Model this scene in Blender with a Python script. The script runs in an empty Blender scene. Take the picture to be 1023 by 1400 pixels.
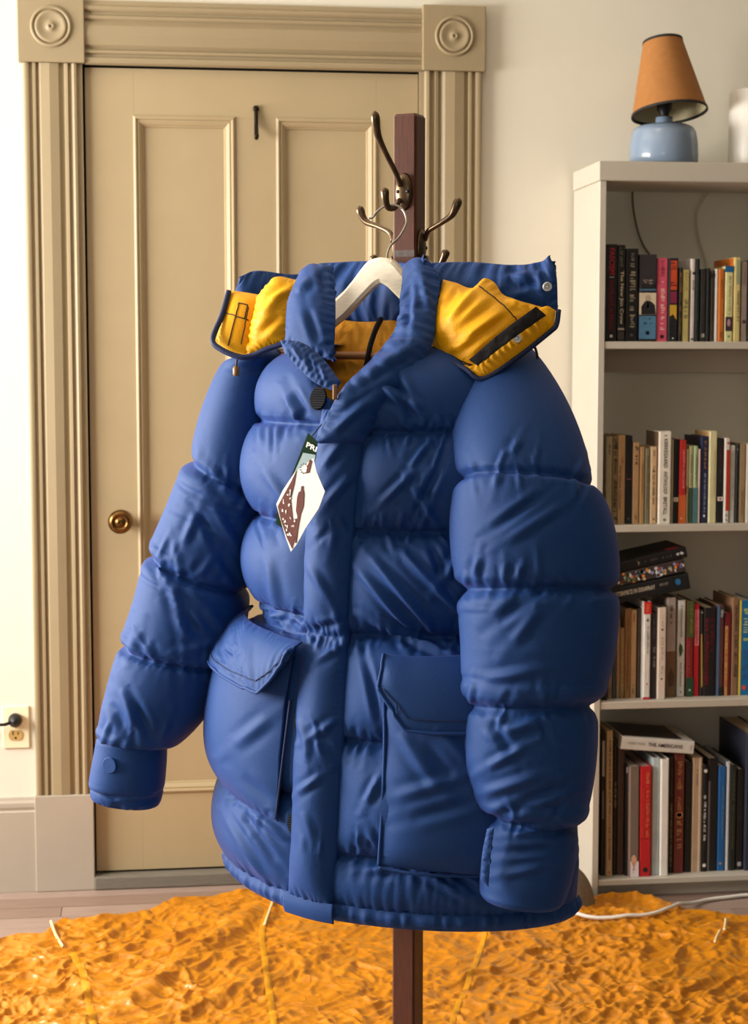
import bpy, bmesh, math, random
import numpy as np
from mathutils import Vector, Matrix

# ------------------------------------------------------------------ camera, world, light, exposure
S = bpy.context.scene
FPX, IW, IH = 2300.0, 1023.0, 1400.0
CAM = np.array((0.0, -4.15, 1.312))
YAW, PITCH = math.radians(7.2), math.radians(5.2)
FWD = np.array((math.sin(YAW), math.cos(YAW), 0.0))          # level forward
RGT = np.array((math.cos(YAW), -math.sin(YAW), 0.0))
UPV = np.array((0.0, 0.0, 1.0))
CF = FWD * math.cos(PITCH) - UPV * math.sin(PITCH)           # camera axis
CU = UPV * math.cos(PITCH) + FWD * math.sin(PITCH)
cd = bpy.data.cameras.new('camera')
cam = bpy.data.objects.new('camera', cd)
S.collection.objects.link(cam)
cam.matrix_world = Matrix(((RGT[0], CU[0], -CF[0], CAM[0]), (RGT[1], CU[1], -CF[1], CAM[1]),
                           (RGT[2], CU[2], -CF[2], CAM[2]), (0, 0, 0, 1)))
cd.sensor_fit = 'VERTICAL'; cd.sensor_height = 36.0; cd.lens = FPX / IH * 36.0
cd.clip_start = 0.05
cd.dof.use_dof = True; cd.dof.focus_distance = 2.22; cd.dof.aperture_fstop = 13.0
S.camera = cam

W = bpy.data.worlds.new('sky'); S.world = W; W.use_nodes = True
W.node_tree.nodes['Background'].inputs[0].default_value = (0.75, 0.86, 1.0, 1)
W.node_tree.nodes['Background'].inputs[1].default_value = 1.0

def area(name, loc, aim, sx, sy, power, col):
    l = bpy.data.lights.new(name, 'AREA'); l.shape = 'RECTANGLE'; l.size = sx; l.size_y = sy
    l.energy = power; l.color = col
    o = bpy.data.objects.new(name, l); S.collection.objects.link(o)
    o.location = loc
    o.rotation_euler = (Vector(aim) - Vector(loc)).to_track_quat('-Z', 'Z').to_euler()
    return o
# daylight entering by the window of the side wall and a fill light added behind the photographer
area('window_daylight', (-2.24, -1.08, 1.50), (0.6, -1.08, 1.38), 0.95, 1.6, 180, (1.0, 0.965, 0.91))
area('rear_fill_light', (-1.2, -7.4, 1.70), (0.3, -1.0, 1.2), 1.5, 1.5, 20, (1.0, 0.95, 0.86))

S.view_settings.view_transform = 'Standard'; S.view_settings.look = 'None'
S.view_settings.gamma = 1.0; S.view_settings.use_curve_mapping = False
S.view_settings.exposure = 0.0

# ------------------------------------------------------------------ pixel rays (1023 x 1400 frame) to real places
def ray(px, py):
    return CF + RGT * ((px - IW / 2) / FPX) + CU * ((IH / 2 - py) / FPX)
def onY(px, py, Y):
    d = ray(px, py); return CAM + d * ((Y - CAM[1]) / d[1])
def onZ(px, py, Z):
    d = ray(px, py); return CAM + d * ((Z - CAM[2]) / d[2])
def onD(px, py, D):
    d = ray(px, py); return CAM + d * (D / float(np.dot(d, FWD)))
def lvl(r, f, z):
    return np.array((CAM[0], CAM[1], 0.0)) + RGT * r + FWD * f + UPV * z

# ------------------------------------------------------------------ materials
def lin(c):
    return tuple(((x / 255) / 12.92 if x / 255 <= 0.04045 else ((x / 255 + 0.055) / 1.055) ** 2.4) for x in c)
MATS = {}
def mat(name, rgb, rough=0.6, metal=0.0, var=0.0, vscale=20.0, bump=0.0, bscale=200.0, sheen=0.0, sheen_tint=None,
        spec=0.5, trans=0.0, stretch=None, coat=0.0, sub=0.0):
    if name in MATS: return MATS[name]
    m = bpy.data.materials.new(name); m.use_nodes = True
    nt = m.node_tree; b = nt.nodes['Principled BSDF']
    c = lin(rgb)
    b.inputs['Base Color'].default_value = (*c, 1)
    b.inputs['Roughness'].default_value = rough
    b.inputs['Metallic'].default_value = metal
    b.inputs['Specular IOR Level'].default_value = spec
    b.inputs['Coat Weight'].default_value = coat
    if trans: b.inputs['Transmission Weight'].default_value = trans
    if sheen:
        b.inputs['Sheen Weight'].default_value = sheen
        b.inputs['Sheen Roughness'].default_value = 0.35
        b.inputs['Sheen Tint'].default_value = (*lin(sheen_tint or rgb), 1)
    tc = nt.nodes.new('ShaderNodeTexCoord')
    src = tc.outputs['Object']
    if stretch:
        mp = nt.nodes.new('ShaderNodeMapping'); mp.inputs['Scale'].default_value = stretch
        nt.links.new(src, mp.inputs['Vector']); src = mp.outputs['Vector']
    if var:
        n = nt.nodes.new('ShaderNodeTexNoise'); n.inputs['Scale'].default_value = vscale
        n.inputs['Detail'].default_value = 6.0; n.inputs['Roughness'].default_value = 0.6
        nt.links.new(src, n.inputs['Vector'])
        r = nt.nodes.new('ShaderNodeValToRGB')
        r.color_ramp.elements[0].position = 0.3; r.color_ramp.elements[1].position = 0.7
        r.color_ramp.elements[0].color = (*[x * (1 - var) for x in c], 1)
        r.color_ramp.elements[1].color = (*[min(1, x * (1 + var)) for x in c], 1)
        nt.links.new(n.outputs['Fac'], r.inputs['Fac'])
        nt.links.new(r.outputs['Color'], b.inputs['Base Color'])
    if bump:
        n = nt.nodes.new('ShaderNodeTexNoise'); n.inputs['Scale'].default_value = bscale; n.inputs['Detail'].default_value = 3.0
        nt.links.new(src, n.inputs['Vector'])
        bp = nt.nodes.new('ShaderNodeBump'); bp.inputs['Strength'].default_value = bump; bp.inputs['Distance'].default_value = 0.002
        nt.links.new(n.outputs['Fac'], bp.inputs['Height']); nt.links.new(bp.outputs['Normal'], b.inputs['Normal'])
    MATS[name] = m
    return m

# ------------------------------------------------------------------ mesh helpers
OFF = {}
def empty(name, loc, label=None, cat=None, group=None, kind=None):
    o = bpy.data.objects.new(name, None); S.collection.objects.link(o)
    o.empty_display_size = 0.05
    o.location = tuple(loc); OFF[o.name] = np.array(loc, float)
    return tag(o, label, cat, group, kind)
def tag(o, label=None, cat=None, group=None, kind=None):
    if label: o['label'] = label
    if cat: o['category'] = cat
    if group: o['group'] = group
    if kind: o['kind'] = kind
    return o
def mk(name, V, F, m, parent=None, smooth=False, base=None):
    """one mesh object from world-space vertices"""
    V = np.asarray(V, float).reshape(-1, 3)
    if parent is not None:
        off = OFF[parent.name]
    else:
        off = np.array(base, float) if base is not None else np.array(((V[:, 0].min() + V[:, 0].max()) / 2, (V[:, 1].min() + V[:, 1].max()) / 2, V[:, 2].min()))
    me = bpy.data.meshes.new(name)
    me.from_pydata((V - off).tolist(), [], [tuple(int(i) for i in f) for f in F])
    bm = bmesh.new(); bm.from_mesh(me); bmesh.ops.recalc_face_normals(bm, faces=bm.faces)
    bm.to_mesh(me); bm.free()
    if smooth:
        me.polygons.foreach_set('use_smooth', [True] * len(me.polygons))
    me.materials.append(m)
    o = bpy.data.objects.new(name, me); S.collection.objects.link(o)
    OFF[o.name] = off
    if parent is not None: o.parent = parent
    else: o.location = tuple(off)
    return o
def join(*parts):
    V, F, n = [], [], 0
    for v, f in parts:
        v = np.asarray(v, float).reshape(-1, 3)
        V.append(v); F += [tuple(i + n for i in q) for q in f]; n += len(v)
    return np.concatenate(V), F
def box(x0, x1, y0, y1, z0, z1):
    V = [(x, y, z) for x in (x0, x1) for y in (y0, y1) for z in (z0, z1)]
    F = [(0, 1, 3, 2), (4, 6, 7, 5), (0, 4, 5, 1), (2, 3, 7, 6), (0, 2, 6, 4), (1, 5, 7, 3)]
    return np.array(V, float), F
def bev(VF, w=0.002, seg=2):
    V, F = VF
    bm = bmesh.new(); vs = [bm.verts.new(v) for v in V]
    for f in F: bm.faces.new([vs[i] for i in f])
    bmesh.ops.recalc_face_normals(bm, faces=bm.faces)
    bmesh.ops.bevel(bm, geom=list(bm.edges), offset=w, segments=seg, affect='EDGES', profile=0.5)
    bm.verts.index_update()
    out = (np.array([tuple(v.co) for v in bm.verts]), [tuple(v.index for v in f.verts) for f in bm.faces])
    bm.free(); return out
def tube(P, R, n=10, cap=True):
    P = np.asarray(P, float); k = len(P)
    R = np.full(k, R) if np.isscalar(R) else np.asarray(R, float)
    T = np.gradient(P, axis=0); T /= np.linalg.norm(T, axis=1)[:, None] + 1e-12
    a = np.array((0, 0, 1.0)) if abs(T[0][2]) < 0.9 else np.array((1.0, 0, 0))
    N = np.cross(T[0], a); N /= np.linalg.norm(N)
    V, F = [], []
    for i in range(k):
        N = N - T[i] * N.dot(T[i]); N /= np.linalg.norm(N) + 1e-12
        B = np.cross(T[i], N)
        for j in range(n):
            t = 2 * math.pi * j / n
            V.append(P[i] + R[i] * (math.cos(t) * N + math.sin(t) * B))
    for i in range(k - 1):
        for j in range(n):
            F.append((i * n + j, i * n + (j + 1) % n, (i + 1) * n + (j + 1) % n, (i + 1) * n + j))
    if cap:
        F.append(tuple(range(n))[::-1]); F.append(tuple((k - 1) * n + j for j in range(n)))
    return np.array(V), F
def spline(P, n=40, closed=False):
    """Catmull-Rom through control points"""
    P = np.asarray(P, float); k = len(P)
    if k == 2: return np.linspace(P[0], P[1], n)
    d = np.concatenate([[0], np.cumsum(np.linalg.norm(np.diff(P, axis=0), axis=1))]); d /= d[-1]
    E = np.vstack([2 * P[0] - P[1], P, 2 * P[-1] - P[-2]])
    out = []
    for t in np.linspace(0, 1, n):
        i = min(max(int(np.searchsorted(d, t, side='right')) - 1, 0), k - 2)
        s = (t - d[i]) / max(d[i + 1] - d[i], 1e-9)
        p0, p1, p2, p3 = E[i], E[i + 1], E[i + 2], E[i + 3]
        out.append(0.5 * (2 * p1 + (p2 - p0) * s + (2 * p0 - 5 * p1 + 4 * p2 - p3) * s * s + (3 * p1 - p0 - 3 * p2 + p3) * s ** 3))
    return np.array(out)
def lathe(prof, center, n=32, M=None):
    """prof: (radius, height) from bottom to top, about +Z at center"""
    V, F = [], []
    k = len(prof)
    for r, h in prof:
        for j in range(n):
            t = 2 * math.pi * j / n
            V.append((r * math.cos(t), r * math.sin(t), h))
    for i in range(k - 1):
        for j in range(n):
            F.append((i * n + j, i * n + (j + 1) % n, (i + 1) * n + (j + 1) % n, (i + 1) * n + j))
    if prof[0][0] > 1e-6: F.append(tuple(range(n))[::-1])
    if prof[-1][0] > 1e-6: F.append(tuple((k - 1) * n + j for j in range(n)))
    V = np.array(V)
    if M is not None: V = V @ np.array(M).T
    return V + np.array(center, float), F
def prism(poly, axis, c0, c1):
    """polygon of 2-D points extruded along axis ('x','y' or 'z')"""
    k = len(poly); V = []
    for c in (c0, c1):
        for a, b in poly:
            V.append({'x': (c, a, b), 'y': (a, c, b), 'z': (a, b, c)}[axis])
    F = [tuple(range(k))[::-1], tuple(range(k, 2 * k))] + [(i, (i + 1) % k, k + (i + 1) % k, k + i) for i in range(k)]
    return np.array(V, float), F
RX90 = ((1, 0, 0), (0, 0, -1), (0, 1, 0))      # +Z -> -Y (lathe axis turned to face the room)

# lettering: queued, turned into meshes in one pass at the end
TEXTS = []
def text(body, M, L, H, m, parent, name='lettering', bold=0.0, fit=True):
    """M: 4x4 placing text plane (x along the line, y up the letters); L, H = size of the line in metres"""
    TEXTS.append((body, M, L, H, m, parent, name, bold))
def flush_text():
    obs = []
    for body, M, L, H, m, parent, name, bold in TEXTS:
        c = bpy.data.curves.new(name, 'FONT'); c.body = body; c.size = 1.0; c.resolution_u = 2
        c.offset = bold
        o = bpy.data.objects.new(name + '_curve', c); S.collection.objects.link(o); obs.append(o)
    bpy.context.view_layer.update()
    dg = bpy.context.evaluated_depsgraph_get()
    for o, (body, M, L, H, m, parent, name, bold) in zip(obs, TEXTS):
        me = bpy.data.meshes.new_from_object(o.evaluated_get(dg))
        n = len(me.vertices)
        if n:
            co = np.empty(n * 3); me.vertices.foreach_get('co', co); co = co.reshape(-1, 3)
            lo, hi = co.min(0), co.max(0)
            co[:, 0] = (co[:, 0] - lo[0]) / (hi[0] - lo[0]) * L
            co[:, 1] = (co[:, 1] - lo[1]) / (hi[1] - lo[1]) * H
            co[:, 2] = 0
            A = np.array(M); co = co @ A[:3, :3].T + A[:3, 3] - OFF[parent.name]
            me.vertices.foreach_set('co', co.ravel())
            me.materials.clear(); me.materials.append(m); me.name = name
            q = bpy.data.objects.new(name, me); S.collection.objects.link(q); q.parent = parent
        bpy.data.objects.remove(o)
# ------------------------------------------------------------------ the room
rng = random.Random(7)
XL, XR, YB, YR, ZC = -2.3, 3.90, 0.0, -7.46, 2.90
M_wall = mat('wall_paint', (222, 216, 199), 0.75, var=0.02, vscale=6, bump=0.08, bscale=90)
M_tan = mat('tan_trim_paint', (150, 133, 102), 0.5, var=0.03, vscale=9, bump=0.015, bscale=60)
M_door = mat('tan_door_paint', (168, 149, 114), 0.5, var=0.03, vscale=7, bump=0.04, bscale=70)
M_base = mat('baseboard_paint', (168, 156, 140), 0.5, var=0.03, vscale=9)
M_sage = mat('low_bounce_sage', (104, 106, 90), 0.8, var=0.03, vscale=6)  # unseen walls toned dark to cut light bounced onto the jacket
M_ceil = mat('ceiling_paint', (235, 230, 220), 0.8, var=0.02, vscale=5)
M_dark = mat('gap_shade', (18, 14, 10), 0.9, var=0.2, vscale=30)  # shade of the door gap put into the colour
M_sill = mat('worn_sill', (112, 104, 92), 0.6, var=0.15, vscale=25, stretch=(1, 8, 8))
M_sub = mat('subfloor', (70, 52, 44), 0.9, var=0.1)

# door opening on the wall plane
DX0, DX1 = onY(117, 600, 0)[0] - 0.000, onY(574, 600, 0)[0]
DZ1 = onY(330, 90, 0)[2]
CX0, CX1 = onY(33, 300, 0)[0] + 0.004, onY(657, 300, 0)[0]
wv = join(box(XL, DX0, 0, 0.12, 0, ZC), box(DX1, XR, 0, 0.12, 0, ZC), box(DX0, DX1, 0, 0.12, DZ1, ZC))
tag(mk('wall_back', *wv, M_wall, base=(0, 0, 0)), 'cream plaster wall behind the door casing and bookcase', kind='structure')
# side wall with its window opening (Y -2.55..-0.95), rear wall with another for the added fill light
wy0, wy1, wz0, wz1 = -1.61, -0.55, 0.65, 2.35
wl = join(box(XL - .12, XL, YR, wy0, 0, ZC), box(XL - .12, XL, wy1, 0.12, 0, ZC), box(XL - .12, XL, wy0, wy1, 0, wz0), box(XL - .12, XL, wy0, wy1, wz1, ZC))
tag(mk('wall_left', *wl, M_wall, base=(XL, 0, 0)), 'cream plaster side wall with the window opening', kind='structure')
tag(mk('wall_right', *box(XR, XR + .12, YR, 0.12, 0, ZC), M_sage, base=(XR, 0, 0)), 'side wall far past the bookcase, toned dark sage to cut bounced light', kind='structure')
rx0, rx1, rz0, rz1 = -1.95, -0.45, 0.85, 2.35
wr = join(box(XL, rx0, YR - .12, YR, 0, ZC), box(rx1, XR, YR - .12, YR, 0, ZC), box(rx0, rx1, YR - .12, YR, 0, rz0), box(rx0, rx1, YR - .12, YR, rz1, ZC))
tag(mk('wall_rear', *wr, M_sage, base=(0, YR, 0)), 'wall behind the photographer, toned dark sage to cut bounced light', kind='structure')
tag(mk('ceiling', *box(XL, XR, YR, 0.12, ZC, ZC + .1), M_ceil, base=(0, -2, ZC)), 'off white plaster ceiling over the room', kind='structure')

M_glass = mat('window_glass', (255, 255, 255), 0.02, trans=1.0)
def window(name, axis, c, a0, a1, z0, z1, lab):
    root = empty(name, (c, (a0 + a1) / 2, z0) if axis == 'x' else ((a0 + a1) / 2, c, z0), lab, kind='structure')
    def b(u0, u1, w0, w1, d0, d1):
        return box(c + d0, c + d1, u0, u1, w0, w1) if axis == 'x' else box(u0, u1, c + d0, c + d1, w0, w1)
    t = 0.05; zm = (z0 + z1) / 2
    for r in ((a0, a0 + t, z0, z1), (a1 - t, a1, z0, z1), (a0 + t, a1 - t, z0, z0 + t), (a0 + t, a1 - t, z1 - t, z1), (a0 + t, a1 - t, zm - .02, zm + .02)):
        mk('frame_bar', *bev(b(*r, -0.075, -0.035), .003), M_base, root)
    for w0, w1 in ((z0 + t, zm - .02), (zm + .02, z1 - t)):
        mk('pane', *b(a0 + t, a1 - t, w0, w1, -0.057, -0.053), M_glass, root)
window('window_1', 'x', XL, wy0, wy1, wz0, wz1, 'tall sash window in the side wall')
window('window_2', 'y', YR, rx0, rx1, rz0, rz1, 'unseen sash window added in the rear wall for fill light')

# floor: strip boards running along the back wall
fl = mk('floor', *box(XL, XR, YR, 0.0, -0.05, -0.012), M_sub, base=(0, -2, 0))
tag(fl, 'pale pinkish brown strip floorboards', kind='structure')
M_plank = [mat('floorboard_%d' % i, c, 0.42, var=0.16, vscale=14, stretch=(0.6, 12, 12), bump=0.1, bscale=40)
           for i, c in enumerate(((146, 122, 110), (138, 114, 101), (154, 131, 119), (130, 106, 94)))]
y = 0.0; pw = 0.072
while y > YR + 0.01:
    x = XL
    while x < XR - 0.01:
        x2 = min(XR, x + rng.uniform(1.3, 2.6))
        if XR - x2 < 0.4: x2 = XR
        y2 = max(y - pw, YR)
        mk('plank', *box(x + .0008, x2 - .0008, y2 + .0009, y - .0009, -0.012, -rng.uniform(0, .0009)), rng.choice(M_plank), fl)
        x = x2
    y -= pw

# baseboards
bz = onY(20, 1090, 0)[2]
def baseboard(name, x0, x1, lab):
    pr = [(0, 0), (-.018, 0), (-.018, bz - .034), (-.013, bz - .030), (-.0155, bz - .022), (-.015, bz - .012), (-.009, bz - .006), (-.007, bz), (0, bz)]
    tag(mk(name, *prism(pr, 'x', x0, x1), M_base, base=((x0 + x1) / 2, 0, 0)), lab, kind='structure')
baseboard('baseboard_left', XL, CX0, 'pale tan moulded baseboard under the wall outlet')
baseboard('baseboard_right', CX1, 1.00, 'pale tan baseboard between door casing and bookcase')

# ---- door casing
tr = empty('trim_1', ((DX0 + DX1) / 2, 0, 0), 'tan fluted door casing with round corner rosettes', kind='structure')
prof_w = np.array([0, .02, .045, .07, .10, .115, .16, .175, .215, .235, .26, .30, .45, .60, .66, .685, .71, .755, .77, .81, .84, .86, .90, .93, 1.0])
prof_h = np.array([.012, .019, .020, .020, .019, .013, .013, .019, .019, .012, .013, .019, .022, .019, .013, .012, .018, .019, .013, .013, .019, .021, .020, .013, .012])
def casing(name, lo, hi, c0, c1, vertical, flip=False):
    u = (1 - prof_w[::-1]) if flip else prof_w; h = prof_h[::-1] if flip else prof_h
    pts = [(lo + (hi - lo) * a, -b) for a, b in zip(u, h)] + [(hi, 0), (lo, 0)]
    if vertical: return mk(name, *prism(pts, 'z', c0, c1), M_tan, tr)
    pts = [(-b, lo + (hi - lo) * a) for a, b in zip(u, h)] + [(0, hi), (0, lo)]
    return mk(name, *prism(pts, 'x', c0, c1), M_tan, tr)
zr0 = onY(75, 82, 0)[2]; plz = onY(90, 1087, -.02)[2]
hz0, hz1 = DZ1 - 0.006, onY(330, 7, 0)[2]
ci0, ci1 = DX0 + .006, DX1 - .004
casing('jamb_casing', CX0, ci0, plz, hz0, True)
casing('jamb_casing', ci1, CX1, plz, hz0, True, True)
hl, hr = onY(116, 40, 0)[0], onY(576, 40, 0)[0]
casing('header_casing', hz0, hz1, hl, hr, False)
for s, (a0, a1) in enumerate(((CX0 - .010, hl), (hr, CX1 + .006))):
    zc0, zc1 = hz0 + .001, hz1 + .008
    blk = mk('corner_block', *bev(box(a0, a1, -.027, 0, zc0, zc1), .0025), M_tan, tr)
    prof = [(.0, .0), (.0, .0)]
    R = (a1 - a0) * .31
    pr = [(R * a, b) for a, b in ((1.0, 0.0), (1.0, .003), (.96, .0055), (.90, .006), (.84, .004), (.82, .001), (.79, .001), (.77, .004), (.72, .006), (.62, .005), (.45, .0012), (.28, .0012), (.2, .003), (.13, .006), (.06, .005), (.045, .001), (0.0001, .0008))]
    mk('rosette', *(lambda V, F: (V, [f for f in F if len(f) < 5]))(*lathe(pr, ((a0 + a1) / 2, -.027, (zc0 + zc1) / 2 + .004), 40, RX90)), M_tan, blk, smooth=True)
for (a0, a1) in ((CX0 - .003, ci0 + .001), (ci1 - .001, CX1 + .003)):
    mk('plinth_block', *bev(box(a0, a1, -.024, 0, 0, plz), .002), M_base, tr)
# near-black lining and backing that paint the shade in the door gap
mk('gap_shade_box', *join(box(DX0, DX0 + .004, 0.0, .12, 0.03, DZ1 - .004), box(DX1 - .003, DX1, 0.0, .12, 0.03, DZ1 - .004), box(DX0, DX1, 0, .12, DZ1 - .004, DZ1), box(DX0, DX1, .10, .12, 0.0, DZ1)), M_dark, tr)
sz = onY(230, 1191, -.0)[2]
mk('threshold', *bev(box(DX0 + .006, DX1 - .004, -.03, .10, 0.0, sz), .004), M_sill, tr)

# ---- door leaf
dx0, dx1, dz0, dz1 = DX0 + .011, DX1 - .0055, sz + .006, DZ1 - .011
yf = 0.004
dr = empty('door_1', ((dx0 + dx1) / 2, yf, dz0), 'tan painted door with two tall moulded panels', kind='structure')
pz1 = onY(250, 160, yf)[2]; pz0 = onY(250, 1082, yf)[2]
pa0, pa1 = onY(186, 400, yf)[0], onY(321, 250, yf)[0]
pb0, pb1 = onY(379, 250, yf)[0], onY(515, 250, yf)[0]
th = .036
for nm, r in (('stile', (dx0, pa0, dz0, dz1)), ('stile', (pb1, dx1, dz0, dz1)), ('mullion', (pa1, pb0, pz0, pz1)),
              ('rail', (pa0, pb1, pz1, dz1)), ('rail', (pa0, pb1, dz0, pz0))):
    g = .00012
    mk(nm, *box(r[0] + g, r[1] - g, yf, yf + th, r[2] + g, r[3] - g), M_door, dr)
for q0, q1 in ((pa0, pa1), (pb0, pb1)):
    pn = mk('panel', *box(q0, q1, yf + .010, yf + .024, pz0, pz1), M_door, dr)
    # mitred moulding: stepped profile swept round the panel
    pf = [(-.002, yf), (-.002, yf - .003), (.003, yf - .006), (.006, yf - .005), (.008, yf - .001), (.012, yf - .002), (.018, yf + .002), (.021, yf + .006), (.023, yf + .006), (.025, yf + .010)]
    for side in range(4):
        V, k = [], len(pf)
        for e in (0, 1):
            for o, yy in pf:
                if side == 0: p = (q0 + o, yy, (pz0 + o) if e == 0 else (pz1 - o))
                if side == 1: p = (q1 - o, yy, (pz0 + o) if e == 0 else (pz1 - o))
                if side == 2: p = ((q0 + o) if e == 0 else (q1 - o), yy, pz1 - o)
                if side == 3: p = ((q0 + o) if e == 0 else (q1 - o), yy, pz0 + o)
                V.append(p)
        F = [(i, i + 1, k + i + 1, k + i) for i in range(k - 1)] + [tuple(range(k)), tuple(range(k, 2 * k))]
        mk('moulding', V, F, M_door, pn)
# knob
M_brass = mat('aged_brass', (118, 86, 48), 0.32, 1.0, var=0.25, vscale=60)
M_iron = mat('dark_iron', (38, 28, 20), 0.45, 0.8, var=0.2, vscale=80)
kc = onY(165, 711, yf)
kn = mk('door_knob', *lathe([(.026, 0), (.026, .003), (.022, .005), (.012, .007), (.011, .022), (.016, .028), (.0265, .036), (.0295, .046), (.0285, .054), (.023, .060), (.017, .0625), (.0165, .061), (.009, .061), (.0085, .0635), (.0035, .064), (.0001, .0625)], kc, 36, RX90), M_brass, dr, smooth=True)
kn['label'] = 'round aged brass door knob'
# small iron hook at the top of the door
h0 = onY(350, 149, yf); h1 = onY(350, 192, yf)
P = spline([h0 + (0, -.001, 0), h0 + (0, -.006, -.012), h0 + (0, -.010, -.04), h1 + (0, -.022, .012), h1 + (0, -.03, .002), h1 + (0, -.036, .010)], 24)
hk = mk('door_hook', *join(tube(P, np.linspace(.0045, .0055, 24), 10)), M_iron, dr, smooth=True)
hk['label'] = 'small black iron hook'
mk('hook_screw', *lathe([(.0078, 0), (.0078, .003), (.005, .0055), (.0001, .006)], h0 + (0, -.003, 0), 16, RX90), M_iron, hk, smooth=True)

# ---- wall outlet with a plug
M_ivory = mat('ivory_plastic', (240, 226, 190), 0.35, var=0.02)
M_recept = mat('tan_plastic', (196, 160, 96), 0.4, var=0.05)
M_blackp = mat('black_plastic', (14, 13, 12), 0.5, var=0.1)
o0, o1 = onY(3, 965, 0), onY(41, 1022, 0)
ot = empty('wall_outlet', ((o0[0] + o1[0]) / 2, 0, o1[2]), 'ivory duplex wall outlet above the baseboard', 'outlet')
mk('cover_plate', *bev(box(o0[0], o1[0], -.006, 0.0, o1[2], o0[2]), .003, 3), M_ivory, ot)
ocx = (o0[0] + o1[0]) / 2 - .001; oz = (o0[2] + o1[2]) / 2
for dz in (.0195, -.0195):
    pol = []
    for t in np.linspace(0, 2 * math.pi, 28, endpoint=False):
        pol.append((ocx + .017 * math.cos(t), oz + dz + max(-.0125, min(.0125, .0165 * math.sin(t)))))
    f = mk('receptacle', *prism(pol, 'y', -.0085, -.005), M_recept, ot)
    if dz < 0:
        for sx, sl in ((-.0062, .0045), (.0062, .0035)):
            mk('slot', *box(ocx + sx - .0012, ocx + sx + .0012, -.009, -.006, oz + dz + .001, oz + dz + .001 + 2 * sl), M_blackp, f)
        mk('slot', *lathe([(.0026, 0), (.0026, .003)], (ocx, -.006, oz + dz - .0065), 14, RX90), M_blackp, f)
mk('plate_screw', *lathe([(.0028, 0), (.0025, .0012), (.0001, .0014)], (ocx, -.006, oz), 14, RX90), M_recept, ot)
pg = empty('power_plug', (ocx, -.01, oz + .0195), 'black power plug with cord pushed into the wall outlet', 'plug')
mk('plug_body', *lathe([(.0165, 0), (.017, .004), (.0165, .014), (.013, .020), (.0085, .026), (.005, .030), (.0001, .0305)], (ocx, -.0088, oz + .0195), 24, RX90), M_blackp, pg, smooth=True)
P = spline([(ocx - .004, -.028, oz + .018), (ocx - .022, -.032, oz + .013), (ocx - .07, -.036, oz + .010), (ocx - .25, -.045, oz - .02), (ocx - .5, -.05, oz - .2), (ocx - .7, -.045, .012), (ocx - 1.1, -.04, .006)], 60)
mk('cord', *tube(P, np.linspace(.0042, .0034, 60), 8), M_blackp, pg, smooth=True)

# ---- ceiling lamp between the jacket and the door wall (unseen above the frame, added as warm fill)
M_lampg = bpy.data.materials.new('fill_opal_glass'); M_lampg.use_nodes = True
_b = M_lampg.node_tree.nodes['Principled BSDF']
_b.inputs['Emission Color'].default_value = (1.0, 0.86, 0.66, 1); _b.inputs['Emission Strength'].default_value = 5.0
_b.inputs['Base Color'].default_value = (.9, .88, .82, 1)
lc = np.array((0.55, -1.02, ZC))
cl = empty('ceiling_fill_lamp', lc, 'unseen opal glass ceiling lamp added above the coat stand as warm fill light', 'lamp')
mk('ceiling_plate', *lathe([(.0001, -.03), (.10, -.03), (.11, -.01), (.11, -.001), (.0001, -.001)], lc, 40), M_brass, cl, smooth=False)
mk('opal_dome', *lathe([(.0001, -.19)] + [(.17 * math.sin(t), -.03 - .16 * math.cos(t)) for t in np.linspace(.12, 1.5, 12)] + [(.10, -.029)], lc, 40), M_lampg, cl, smooth=True)
# ------------------------------------------------------------------ bookcase
YF, YK = -0.262, -0.014
M_case = mat('white_bookcase_paint', (190, 181, 166), 0.5, var=0.03, vscale=8, bump=0.05, bscale=60)
BX0, BX1 = 1.0235, 1.535
IN0 = onY(828, 400, YF)[0]
top1, top0 = onY(900, 221, YF)[2], onY(900, 248, YF)[2]
sh = [onY(920, y, YF)[2] for y in (467, 717.5, 958, 1200)]     # shelf tops at the front edge
sth = [onY(920, y, YF)[2] for y in (477, 727, 968, 1208)]
bk = empty('bookcase', ((BX0 + BX1) / 2, (YF + YK) / 2, 0), 'white painted open bookcase full of books beside the door', 'bookcase')
mk('side_panel', *bev(box(BX0, IN0, YF, YK, 0, top0), .0015, 1), M_case, bk)
mk('side_panel', *bev(box(BX1 - .02, BX1, YF, YK, 0, top0), .0015, 1), M_case, bk)
mk('top_board', *bev(box(BX0 - .003, BX1 + .003, YF - .004, YK, top0, top1), .0025, 2), M_case, bk)
for z1, z0 in zip(sh, sth):
    mk('shelf', *bev(box(IN0, BX1 - .02, YF + .002, YK, z0, z1), .0012, 1), M_case, bk)
mk('kick_board', *box(IN0, BX1 - .02, YF + .03, YF + .045, 0.0, sth[3]), M_case, bk)
mk('back_rail', *box(IN0, BX1 - .02, YK - .022, YK, onY(920, 509, YK)[2], sth[0] - .001), M_case, bk)

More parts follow.
